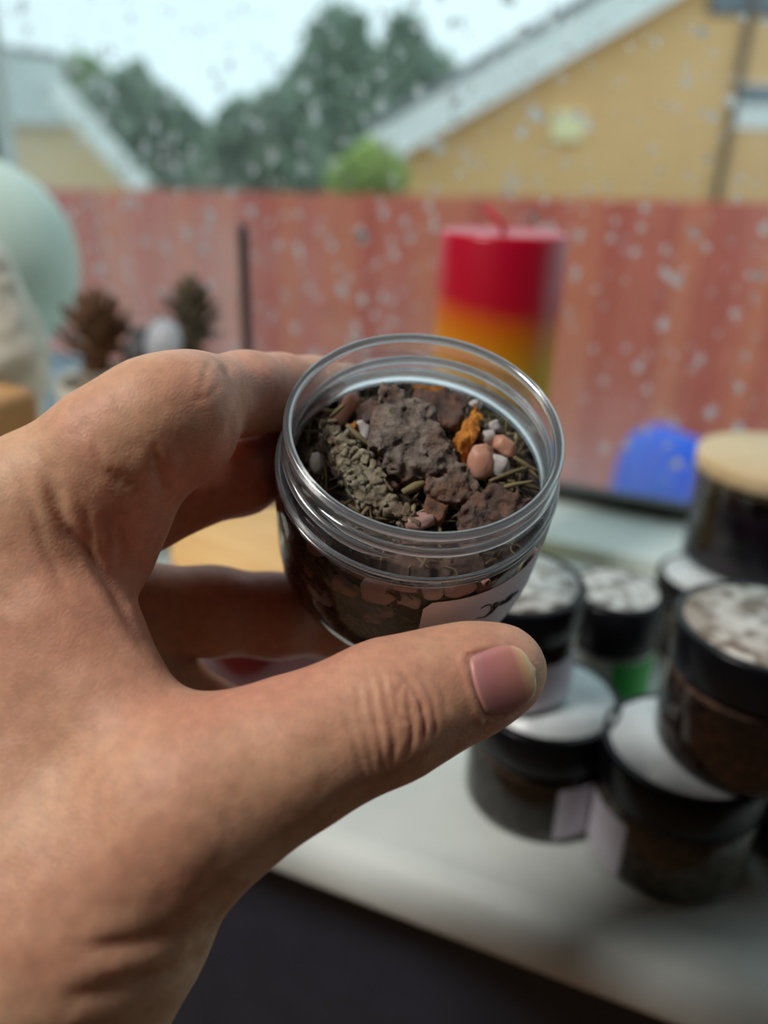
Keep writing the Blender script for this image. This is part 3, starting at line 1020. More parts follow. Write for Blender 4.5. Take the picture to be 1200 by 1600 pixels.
for i, (x, y, w_, h_, m, rot, lab) in enumerate([
        (594, 925, 29, 21, 'pink', 0.0, 'largest pale pink salt crystal behind the front wall of the held jar'),
        (639, 938, 19, 12, 'white', -0.3, 'oval white salt crystal beside the largest one behind the front wall'),
        (632, 916, 20, 9, 'pink', -0.15, 'flat grey pink salt crystal wedged above the oval white one'),
        (540, 915, 24, 15, 'rose', -0.35, 'brownish salt crystal left of the largest one behind the front wall'),
        (585, 964, 18, 12, 'rose', -0.2, 'dark rose salt crystal under the largest one behind the front wall'),
        (606, 955, 14, 10, 'rose', 0.2, 'small dark rose salt crystal near the label corner'),
        (676, 925, 18, 13, 'white', 0.0, 'grey white salt crystal above the label corner'),
        (720, 915, 27, 17, 'pink', 0.2, 'wide pale salt crystal just above the label'),
        (755, 916, 16, 12, 'peach', 0.3, 'orange pink salt crystal above the middle of the label'),
        (485, 890, 13, 10, 'rose', -0.8, 'mauve salt crystal high behind the left wall of the held jar')]):
    crystal(pix_wall(x, y, 29.6), (w_*0.128, h_*0.128, 1.8), m, lab, None, 31+i, rot)
for i in range(46):
    a = 2*pi*rng.random(); h = -50+35*rng.random()
    ang = math.degrees(a)
    R = body_r(h)-1.6
    s_ = 1.4+1.7*rng.random()
    crystal((R*cos(a), R*sin(a), h), (s_, s_*0.75, 1.3), ['rose', 'pink', 'rose', 'white'][i % 4],
            'small dull salt crystal among the packed herbs of the held jar', 'small salt crystals packed in the held jar', 60+i, rng.random()*3)

# bark pieces
def bark_mat(name, c_hi, c_lo, c_edge, sc=220.0):
    b = NB(name)
    v = coords(b)
    n1 = b.n('ShaderNodeTexNoise', {'Vector': v, 'Scale': sc, 'Detail': 6.0, 'Roughness': 0.62})
    n2 = b.n('ShaderNodeTexNoise', {'Vector': v, 'Scale': sc*0.35, 'Detail': 3.0})
    at = b.n('ShaderNodeAttribute', attribute_name='relief')
    c1 = b.ramp(n1.outputs['Fac'], [(0.32, c_lo), (0.62, c_hi)])
    k = b.n('ShaderNodeMapRange', {0: n2.outputs['Fac'], 1: 0.45, 2: 0.68, 3: 0.0, 4: 0.75})
    mx = b.n('ShaderNodeMix', {0: k.outputs[0], 6: c1, 7: c_edge}, data_type='RGBA')
    m2 = b.n('ShaderNodeMix', {0: at.outputs['Fac'], 6: mx.outputs[2], 7: c_edge}, data_type='RGBA')
    p = b.n('ShaderNodeBsdfPrincipled', {'Base Color': m2.outputs[2], 'Roughness': 0.85, 'Normal': bump(b, n1.outputs['Fac'], 1.0, 0.0016)})
    return b.surf(p.outputs[0])
MB_grey = bark_mat('grey_bark', srgb(136, 124, 115), srgb(56, 46, 44), srgb(112, 74, 54))
MB_green = bark_mat('lichen_grey_bark', srgb(160, 155, 134), srgb(62, 54, 44), srgb(100, 70, 54))
MB_dark = bark_mat('dark_brown_bark', srgb(104, 86, 80), srgb(62, 50, 48), srgb(128, 88, 66))
MB_inner = bark_mat('inner_brown_bark', srgb(116, 86, 70), srgb(70, 50, 44), srgb(176, 110, 70))
MB_orange = bark_mat('orange_dried_peel', srgb(226, 150, 60), srgb(170, 96, 34), srgb(206, 130, 60), 500)

def hull_planes(pts):
    bm = bmesh.new()
    for p in pts: bm.verts.new(tuple(p))
    r = bmesh.ops.convex_hull(bm, input=list(bm.verts))
    bm.normal_update()
    c = np.mean(pts, axis=0)
    N, O = [], []
    for f in bm.faces:
        n = np.array(f.normal[:])
        if np.linalg.norm(n) < 0.5: continue
        p = np.array(f.verts[0].co[:])
        if n @ (p-c) < 0: n = -n
        N.append(n); O.append(n @ p)
    bm.free()
    return np.array(N), np.array(O)

def bark(name, label, cat, hulls, mat, seed, res=0.45, rough=1.0, plates=0, rnd=0.5, cellsz=3.0):
    """hulls: lists of (px,py,h_top,h_bottom): outline as seen, each point with its top and bottom height in the jar"""
    H = []; allp = []
    for hl in hulls:
        pts = []
        for (x, y, ht, hb) in hl:
            t = pix_h(x, y, ht)
            pts.append(t)
            pts.append(t + np.array([0, 0, hb-ht]))
        pts = np.array(pts)
        allp.append(pts)
        H.append(hull_planes(pts))
    allp = np.vstack(allp)
    feat = None
    if plates:
        lo0, hi0 = allp.min(0)-1, allp.max(0)+1
        rs = np.random.default_rng(seed)
        nf = int(np.prod((hi0-lo0)/cellsz))
        feat = lo0 + rs.random((max(nf, 12), 3))*(hi0-lo0)
    def fn(P):
        d = None
        for N, O in H:
            e = (P @ N.T - O).max(1) + rnd
            d = e if d is None else smin(d, e, 1.2)
        d = d + rough*(0.75*fbm(P*0.28, seed, 3) + 0.30*fbm(P*0.9, seed+9, 3))
        near = np.abs(d) < 2.5
        if near.any():
            d[near] += rough*(0.7*np.abs(fbm(P[near]*0.42, seed+20, 4)) - 0.3)
        if feat is not None and near.any():
            Q = P[near]
            D2 = np.sort(np.stack([np.linalg.norm((Q-fp)*[1, 1, 1], axis=1) for fp in feat], 1), axis=1)[:, :2]
            e = D2[:, 1]-D2[:, 0]
            d[near] += plates*np.exp(-(e/0.35)**2) - 0.25*plates
        # keep inside the neck and body
        rl = np.where(P[:, 2] > -13.5, 27.0, body_r(P[:, 2])-0.6)
        return np.maximum(d, np.hypot(P[:, 0], P[:, 1])-rl)
    V, Fc = sdf_mesh(fn, allp.min(0)-2.5, allp.max(0)+2.5, res)
    o = mk(name, jar_xform(V), Fc, mat)
    rel = np.clip(0.5*(fbm(V*0.35, seed+40, 2)-0.45)*2, 0, 1)
    at = o.data.attributes.new('relief', 'FLOAT', 'POINT')
    at.data.foreach_set('value', rel)
    tag(o, label, cat)
    return o

bark('bark_piece', 'largest grey rough bark piece lying across the middle of the jar mouth', 'bark',
     [[(597, 598, -3.5, -10), (620, 600, -3.0, -10), (662, 626, -3.0, -11), (692, 655, -4.5, -12), (702, 700, -6, -13), (680, 735, -7.5, -14), (640, 728, -7, -14), (600, 716, -6.5, -14), (577, 680, -5.5, -13), (580, 640, -4.5, -12)],
      [(680, 672, -5.5, -12), (704, 690, -6, -12), (716, 722, -7.5, -13), (742, 752, -9, -13), (764, 772, -10.5, -13), (738, 788, -11.5, -14), (700, 786, -11, -14), (672, 770, -10, -14), (662, 730, -8, -14)]],
     MB_grey, 3, rough=1.15, rnd=0.35)
bark('bark_piece', 'long cracked lichen grey bark piece leaning at the left of the jar mouth', 'bark',
     [[(497, 656, -8, -14), (520, 652, -6.5, -13), (548, 672, -6.5, -14), (566, 700, -7, -15), (596, 728, -8, -15), (622, 760, -9.5, -15), (640, 800, -11, -15), (668, 828, -12, -16), (560, 782, -11.5, -16), (528, 735, -10.5, -16)]],
     MB_green, 8, res=0.36, rough=0.5, plates=0.95, cellsz=2.3)
bark('bark_piece', 'flat dark brown bark piece behind the largest one at the far wall', 'bark',
     [[(640, 606, -7.5, -11), (676, 608, -7, -11), (730, 612, -7.5, -10.5), (735, 628, -8, -11), (716, 664, -9.5, -12), (684, 662, -9.5, -13), (664, 632, -8.5, -12)]],
     MB_dark, 14, rough=0.7, rnd=0.3)
bark('bark_piece', 'small dark bark chip left of the largest piece', 'bark',
     [[(556, 634, -9, -14), (578, 616, -8, -13), (594, 622, -8, -13), (590, 650, -9, -14), (568, 660, -10, -15)]],
     MB_dark, 21, rough=0.7, rnd=0.3)
bark('bark_piece', 'dark bark piece at the lower right of the jar mouth', 'bark',
     [[(712, 800, -12, -16), (745, 768, -10.5, -15), (772, 752, -10, -15), (806, 764, -10.5, -15), (834, 776, -11.5, -16), (812, 812, -13, -17), (770, 834, -13.5, -17), (722, 836, -13.5, -17)]],
     MB_dark, 27, rough=0.8, rnd=0.3)
bark('bark_piece', 'rust brown inner bark splinter below the largest piece', 'bark',
     [[(664, 780, -11.5, -15), (690, 762, -11, -15), (704, 788, -11.5, -15), (688, 812, -12.5, -15), (664, 806, -12.5, -15)]],
     MB_inner, 33, rough=0.6, rnd=0.2)
bark('dried_peel', 'crumbly orange dried peel behind the peach crystals', 'peel',
     [[(708, 690, -10, -14), (722, 664, -9, -13), (742, 640, -8.5, -13), (754, 644, -9, -13), (748, 672, -9.5, -14), (738, 700, -10.5, -14), (722, 712, -11, -14)]],
     MB_orange, 41, res=0.4, rough=1.1, rnd=0.1)
bark('dried_peel', 'tiny orange peel crumb by the peach crystal at the left', 'peel',
     [[(545, 662, -10, -13), (556, 655, -9.5, -13), (560, 666, -10, -13), (550, 672, -10.5, -13)]],
     MB_orange, 45, res=0.4, rough=0.4, rnd=0.0)
bark('dried_peel', 'orange peel sliver at the far top of the jar mouth', 'peel',
     [[(648, 604, -11, -14), (690, 604, -11, -14), (700, 612, -11.5, -14), (660, 612, -11.5, -14)]],
     MB_orange, 47, res=0.4, rough=0.5, rnd=0.0)

# single longer twigs that stand out
def twig(pts, r, label):
    P = np.array([pix_h(*q) for q in pts])
    t = np.linspace(0, 1, len(P)); tt = np.linspace(0, 1, 10)
    P = np.stack([np.interp(tt, t, P[:, k]) for k in range(3)], 1)
    v, f = tube(P, np.interp(tt, [0, .5, 1], [r*0.7, r, r*0.5]), 7)
    o = mk('herb_twig', jar_xform(v), f, M_stem)
    at = o.data.attributes.new('tint', 'FLOAT', 'POINT')
    at.data.foreach_set('value', [0.55+0.4*rng.random()]*len(v))
    tag(o, label, 'twig')
twig([(516, 652, -8.5), (538, 632, -6.5)], 0.6, 'short green twig lying over the peach crystal at the left')
twig([(542, 664, -9), (560, 682, -9.5), (586, 702, -11)], 0.7, 'olive twig running down between the two biggest bark pieces')
twig([(629, 770, -11.5), (650, 760, -10.5), (663, 754, -10)], 1.1, 'stubby grey green twig below the largest bark piece')
twig([(765, 752, -11.5), (800, 738, -11), (825, 730, -11)], 0.55, 'pale twig in front of the right hand crystals')
twig([(803, 714, -11), (818, 724, -11), (838, 736, -11.5)], 0.6, 'light straw twig against the right neck wall')
twig([(760, 770, -11.5), (800, 758, -11.2), (832, 752, -11.2)], 0.55, 'straw twig above the lower right bark piece')
twig([(735, 658, -10), (752, 662, -10.5)], 0.5, 'thin twig across the orange peel')

# ================================================================== THE HAND
# joints: (px, py, depth mm, radius mm); built in view-aligned millimetres, then placed in the room
def cs(x, y, d):
    return np.array([(x-600)/FPX*d, (800-y)/FPX*d, d])
def cam_to_world(V):
    V = np.asarray(V, float)*mm
    return CAM + V[:, 0:1]*RT + V[:, 1:2]*UP + V[:, 2:3]*FW

HANDLO = np.array([-235.0, -235.0, 60.0]); HANDHI = np.array([48.0, 46.0, 246.0]); HRES = 1.25
def hand_field():
    nn = np.ceil((HANDHI-HANDLO)/HRES).astype(int)+1
    ax = [HANDLO[i]+HRES*np.arange(nn[i], dtype=np.float32) for i in range(3)]
    BIG = 60.0
    P0 = np.full(nn, BIG, np.float32)
    def boxed(lo, hi):
        i0 = np.clip(np.floor((lo-HANDLO)/HRES).astype(int), 0, nn-1)
        i1 = np.clip(np.ceil((hi-HANDLO)/HRES).astype(int)+1, 1, nn)
        return tuple(slice(a, b2) for a, b2 in zip(i0, i1))
    def capsule(sl, a, b2, ra, rb):
        X, Y, Z = (ax[0][sl[0]][:, None, None], ax[1][sl[1]][None, :, None], ax[2][sl[2]][None, None, :])
        ab = (b2-a).astype(np.float32)
        den = float(ab @ ab)+1e-6
        t = np.clip(((X-a[0])*ab[0]+(Y-a[1])*ab[1]+(Z-a[2])*ab[2])/den, 0, 1)
        return np.sqrt((X-a[0]-t*ab[0])**2+(Y-a[1]-t*ab[1])**2+(Z-a[2]-t*ab[2])**2) - (ra+(rb-ra)*t)
    def add(Fd, q0, q1, k, mg=16):
        a, b2 = (cs(*q[:3]) if len(q) == 4 else np.array(q[1:4]) for q in (q0, q1))
        ra, rb = q0[-1], q1[-1]
        m = max(ra, rb)+mg
        sl = boxed(np.minimum(a, b2)-m, np.maximum(a, b2)+m)
        Fd[sl] = smin(Fd[sl], capsule(sl, a, b2, ra, rb).astype(np.float32), k)
    # ---- palm, thumb root and wrist
    PALM = [
        ((-60, 1300, 150, 17), (45, 800, 157, 12.8), 10),
        ((40, 1470, 142, 22), (300, 1250, 141, 15.6), 10),
        ((60, 1260, 150, 19), (120, 1000, 153, 12), 12),
        ((70, 935, 154, 9), (175, 1095, 148, 8), 10),
        ((175, 1095, 148, 8), (228, 1185, 145, 9), 9),
        ((-100, 1300, 172, 15), (60, 850, 178, 11.5), 10),
        ((-60, 1330, 186, 14), (90, 945, 196, 11), 10),
        ((0, 1360, 196, 13), (130, 1050, 205, 10), 10),
        ((140, 1330, 165, 18), (190, 1180, 175, 12), 12),
        ((165, 1120, 190, 10), (170, 960, 190, 9), 10),
        ((20, 1500, 156, 25), (20, 1450, 160, 25), 10),
        ((20, 1500, 154, 25), ('c', -118.0, -150.0, 128.0, 26.5), 12),
        (('c', -118.0, -150.0, 128.0, 26.5), ('c', -230.0, -275.0, 92.0, 33), 12),
        ((150, 1440, 145, 20), (60, 1560, 146, 22), 12),
    ]
    for q0, q1, k in PALM:
        add(P0, q0, q1, k)
    # pad under the index knuckle
    PADS = [((150, 800, 160, 10.5), (168, 812, 160, 10.3), 7), ((168, 812, 160, 10.3), (166, 862, 163, 9.5), 6)]
    for q0, q1, k in PADS:
        add(P0, q0, q1, k)
    # ---- fingers: each blends with the palm, not with its neighbours
    def jq(r, adeg, h, rad):
        p = jar_pt(r, radians(adeg), h) - CAM
        return ('c', float(p @ RT)/mm, float(p @ UP)/mm, float(p @ FW)/mm, rad)
    FING = {
        'thumb': ([(300, 1250, 141, 15.6), (455, 1178, 143, 12.9), (560, 1130, 146, 11.7), (620, 1103, 148.5, 11.9), (690, 1076, 151.5, 10.3), (745, 1058, 153.5, 9.4), (788, 1046, 155, 8.2)], 9, 5),
        'index': ([(45, 800, 157, 12.8), (170, 702, 154, 11.6), (240, 655, 154.5, 11.1), (281, 640, 157, 10.4), (300, 630, 163, 9.7), (385, 615, 178, 8.8), jq(38.8, 155, -13.5, 8.4), jq(38.8, 140, -20.0, 8.1), jq(38.5, 126, -23.0, 7.4)], 9, 4),
        'middle': ([(60, 850, 178, 11.5), (225, 790, 180, 10.0), (290, 762, 185, 9.4), (375, 742, 191, 9.2), jq(40.5, 170, -31.5, 8.5), jq(40.5, 142, -35, 8.0), jq(40.0, 118, -36, 7.2)], 7, 4),
        'ring': ([(90, 945, 196, 11), (230, 952, 196, 10.6), (330, 955, 200, 10.8), (430, 962, 206, 10.5), (520, 968, 214, 9.6), (600, 955, 224, 8.0)], 7, 4),
        'little': ([(130, 1045, 203, 10.5), (245, 1062, 202, 10), (325, 1118, 205, 8.6), (430, 1138, 208, 7.6), (510, 1120, 212, 6.8)], 7, 4),
    }
    R = P0.copy()
    for nm, (ch, kp, kk) in FING.items():
        pts = [cs(*q[:3]) if len(q) == 4 else np.array(q[1:4]) for q in ch]
        lo = np.min(pts, 0)-32; hi = np.max(pts, 0)+32
        sl = boxed(lo, hi)
        Fd = None
        for i in range(len(ch)-1):
            c = capsule(sl, pts[i], pts[i+1], ch[i][-1], ch[i+1][-1])
            Fd = c if Fd is None else smin(Fd, c, kk)
        if nm == 'index':                       # flesh folded under the bent joint
            c = capsule(sl, cs(205, 722, 155), cs(283, 690, 158), 9.6, 8.8)
            Fd = smin(Fd, c, 7)
        if nm == 'thumb':                       # pad of the thumb pressed on the jar
            c = capsule(sl, cs(690, 1062, 157), cs(770, 1040, 159), 8.2, 6.6)
            Fd = smin(Fd, c, 5)
        R[sl] = np.minimum(R[sl], smin(P0[sl], Fd.astype(np.float32), kp))
    # skin gives way where it touches the jar
    lo = np.array([-40.0, -60, 120]); hi = np.array([48.0, 46, 246])
    sl = boxed(lo, hi)
    X, Y, Z = np.meshgrid(ax[0][sl[0]], ax[1][sl[1]], ax[2][sl[2]], indexing='ij')
    Q = np.stack([X, Y, Z], -1).reshape(-1, 3)
    jl = jar_local(cam_to_world(Q))
    rj = np.where(jl[:, 2] > -13.4, 30.9, body_r(np.clip(jl[:, 2], -56.0, -13.4)))
    rad = np.hypot(jl[:, 0], jl[:, 1])
    e = rad - rj - 0.25
    e = np.where(jl[:, 2] < -56.0, np.maximum(e, -56.0-jl[:, 2]-0.25), e)
    e = np.where(jl[:, 2] > 0, np.maximum(e, jl[:, 2]), e)
    R[sl] = np.maximum(R[sl], -e.reshape(X.shape).astype(np.float32))
    return R

def seg_dist(P, poly):
    """distance of 2-D points to a polyline and position along it"""
    best = np.full(len(P), 1e9); tpos = np.zeros(len(P))
    poly = np.asarray(poly, float); n = len(poly)-1
    for i in range(n):
        a, b2 = poly[i], poly[i+1]; ab = b2-a
        t = np.clip(((P-a) @ ab)/(ab @ ab), 0, 1)
        d = np.linalg.norm(P-a-t[:, None]*ab, axis=1)
        k = d < best
        best[k] = d[k]; tpos[k] = (i+t[k])/n
    return best, tpos

CREASES = [   # picture polyline, depth mm, half width px
    ([(594, 1045), (601, 1076), (608, 1115), (615, 1161), (612, 1200)], 0.55, 4.5),
    ([(622, 1046), (645, 1071), (659, 1099), (665, 1128), (662, 1160)], 0.65, 4.5),
    ([(628, 1058), (623, 1085), (621, 1110), (626, 1126), (640, 1126)], 0.40, 4.0),
    ([(634, 1070), (640, 1100), (645, 1130), (645, 1151), (637, 1184)], 0.50, 4.2),
    ([(655, 1055), (674, 1089), (680, 1125), (677, 1158)], 0.38, 4.5),
    ([(681, 1058), (694, 1084), (699, 1115)], 0.20, 5.0),
    ([(575, 1052), (586, 1115), (596, 1167), (601, 1210)], 0.34, 4.5),
    ([(556, 1060), (566, 1120), (578, 1170), (586, 1222)], 0.24, 4.5),
    ([(536, 1110), (552, 1150), (566, 1200), (572, 1235)], 0.20, 4.5),
    ([(608, 1040), (616, 1075), (614, 1100), (618, 1140), (624, 1180)], 0.28, 4.0),
    # folds of the web and the index root
    ([(70, 740), (85, 782), (104, 823), (139, 862), (165, 902), (192, 945), (216, 1000)], 0.9, 10),
    ([(165, 732), (185, 748), (212, 766)], 0.45, 10),
    ([(238, 690), (246, 715), (250, 740), (254, 775)], 0.5, 9),
    ([(133, 790), (140, 825), (143, 862), (150, 885)], 0.35, 8),
    ([(160, 800), (166, 835), (163, 880)], 0.28, 7),
    ([(178, 812), (190, 850), (180, 900)], 0.35, 8),
    ([(345, 558), (362, 590), (368, 640), (352, 690)], 0.6, 7),
    ([(330, 560), (318, 590), (312, 620)], 0.22, 5),
    ([(345, 600), (325, 620), (300, 628)], 0.15, 5),
    ([(120, 640), (150, 690), (160, 730)], 0.25, 7),
    ([(60, 700), (95, 760), (100, 800)], 0.25, 7),
    ([(25, 740), (55, 800), (70, 860), (110, 930)], 0.3, 8),
    ([(170, 610), (200, 650), (235, 690)], 0.22, 7),
    # wrist folds
    ([(372, 1408), (330, 1440), (270, 1462), (200, 1478), (120, 1482)], 0.8, 15),
    ([(345, 1462), (300, 1500), (240, 1530), (160, 1552), (90, 1560)], 0.7, 16),
    ([(392, 1378), (350, 1405), (310, 1420)], 0.6, 8),
    ([(352, 1432), (330, 1455), (290, 1478)], 0.5, 8),
]

def skin_mat():
    b = NB('skin')
    v = coords(b)
    vs = coords(b, (1.0, 1.0, 1.0))
    big = b.n('ShaderNodeTexNoise', {'Vector': v, 'Scale': 38.0, 'Detail': 3.0})
    base = b.ramp(big.outputs['Fac'], [(0.30, srgb(208, 152, 126)), (0.55, srgb(214, 169, 138)), (0.75, srgb(218, 177, 144))])
    red = b.n('ShaderNodeAttribute', attribute_name='flush')
    mx = b.n('ShaderNodeMix', {0: red.outputs['Fac'], 6: base, 7: srgb(206, 138, 118)}, data_type='RGBA')
    mott = b.n('ShaderNodeTexNoise', {'Vector': v, 'Scale': 420.0, 'Detail': 4.0})
    mo = b.n('ShaderNodeMapRange', {0: mott.outputs['Fac'], 1: 0.3, 2: 0.7, 3: 0.9, 4: 1.08})
    mul = b.n('ShaderNodeVectorMath', {0: mx.outputs[2], 'Scale': mo.outputs[0]}, operation='SCALE')
    # fine lines: two directions of stretched cells
    h = None
    for i, (rot, sc, st, wgt) in enumerate([((0.4, 0.2, 0.6), 1050.0, (1, 0.42, 1), 1.0), ((0.2, 1.0, -0.7), 1250.0, (1, 0.40, 1), 0.9), ((0, 0, 0), 2100.0, (1, 1, 1), 0.5)]):
        mp = b.n('ShaderNodeMapping', {'Vector': v, 'Rotation': rot, 'Scale': st})
        wn = b.n('ShaderNodeTexNoise', {'Vector': mp.outputs[0], 'Scale': 260.0, 'Detail': 2.0})
        wa = b.n('ShaderNodeVectorMath', {0: mp.outputs[0], 1: b.n('ShaderNodeVectorMath', {0: wn.outputs['Color'], 'Scale': 0.0008}, operation='SCALE').outputs[0]}, operation='ADD')
        vo = b.n('ShaderNodeTexVoronoi', {'Vector': wa.outputs[0], 'Scale': sc}, feature='DISTANCE_TO_EDGE')
        mr = b.n('ShaderNodeMapRange', {0: vo.outputs['Distance'], 1: 0.0, 2: 0.22, 3: 0.0, 4: wgt})
        h = mr.outputs[0] if h is None else b.n('ShaderNodeMath', {0: h, 1: mr.outputs[0]}, operation='ADD').outputs[0]
    nm = b.n('ShaderNodeBump', {'Height': h, 'Strength': 0.19, 'Distance': 0.00020}).outputs['Normal']
    p = b.n('ShaderNodeBsdfPrincipled', {'Base Color': mul.outputs[0], 'Roughness': 0.5, 'Specular IOR Level': 0.35, 'Normal': nm,
                                         'Subsurface Weight': 0.55, 'Subsurface Scale': 0.0045, 'Subsurface Radius': (1.0, 0.36, 0.2)})
    return b.surf(p.outputs[0])

def build_hand():
    D = hand_field()
    V, Fc = surface_nets(D, HANDLO, HRES)
    # keep the largest connected sheet implicitly: one body
    W = cam_to_world(V)
    org = cam_to_world(cs(20, 1500, 156)[None])[0]
    o = mk('hand', W, Fc, None, None, origin=org)
    m = o.modifiers.new('s', 'SMOOTH'); m.factor = 0.5; m.iterations = 6
    m = o.modifiers.new('u', 'SUBSURF'); m.levels = 1; m.render_levels = 1
    dg = bpy.context.evaluated_depsgraph_get()
    me = bpy.data.meshes.new_from_object(o.evaluated_get(dg))
    o.modifiers.clear()
    old = o.data
    o.data = me
    bpy.data.meshes.remove(old)
    n = len(me.vertices)
    co = np.empty(n*3); me.vertices.foreach_get('co', co); co = co.reshape(-1, 3)
    no = np.empty(n*3); me.vertices.foreach_get('normal', no); no = no.reshape(-1, 3)
    Wd = co+org
    px, py, z = to_px(Wd)
    PP = np.stack([px, py], 1)
    view = (CAM-Wd); view /= np.linalg.norm(view, axis=1)[:, None]
    front = np.clip((np.sum(no*view, 1)-0.05)/0.25, 0, 1)
    disp = np.zeros(n)
    for poly, dep, hw in CREASES:
        lo = np.min(poly, 0)-40; hi = np.max(poly, 0)+40
        k = np.where((px > lo[0]) & (px < hi[0]) & (py > lo[1]) & (py < hi[1]) & (front > 0) & (z < 0.172))[0]
        if len(k) == 0: continue
        d, t = seg_dist(PP[k], poly)
        wob = 1 + 0.3*vnoise(np.stack([t*9, np.full(len(t), poly[0][0]*0.37), t*0], 1), 5)
        taper = np.clip(np.minimum(t, 1-t)*5+0.15, 0, 1)
        disp[k] -= 0.72*dep*taper*wob*np.exp(-(d/hw)**2)*front[k]
        disp[k] += 0.25*dep*taper*np.exp(-((d-2.2*hw)/(1.3*hw))**2)*front[k]
    # nail bed: flatten and sink where the nail lies is handled by the nail itself; soft unevenness of flesh
    disp += 0.22*fbm(Wd*160, 3, 2)*front
    co2 = co + no*(disp*mm)[:, None]
    me.vertices.foreach_set('co', co2.ravel())
    # redness of knuckles, finger tips and inner fingers
    fl = np.zeros(n)
    for (x, y, r, a) in [(640, 1110, 90, 0.5), (780, 1060, 90, 0.8), (320, 620, 90, 0.6), (230, 960, 220, 0.5), (420, 620, 120, 0.8), (190, 830, 100, 0.55), (420, 760, 180, 0.9), (420, 960, 200, 0.9)]:
        fl = np.maximum(fl, a*np.exp(-((px-x)**2+(py-y)**2)/(r*r)))
    at = me.attributes.new('flush', 'FLOAT', 'POINT')
    at.data.foreach_set('value', fl)
    me.materials.clear()
    me.materials.append(skin_mat())
    me.polygons.foreach_set('use_smooth', [True]*len(me.polygons))
    me.update()
    tag(o, 'left hand gripping the open jar between thumb and fingers', 'hand')
    return o, Wd, no, px, py, z
HAND, HW_, HN_, HPX, HPY, HZ = build_hand()

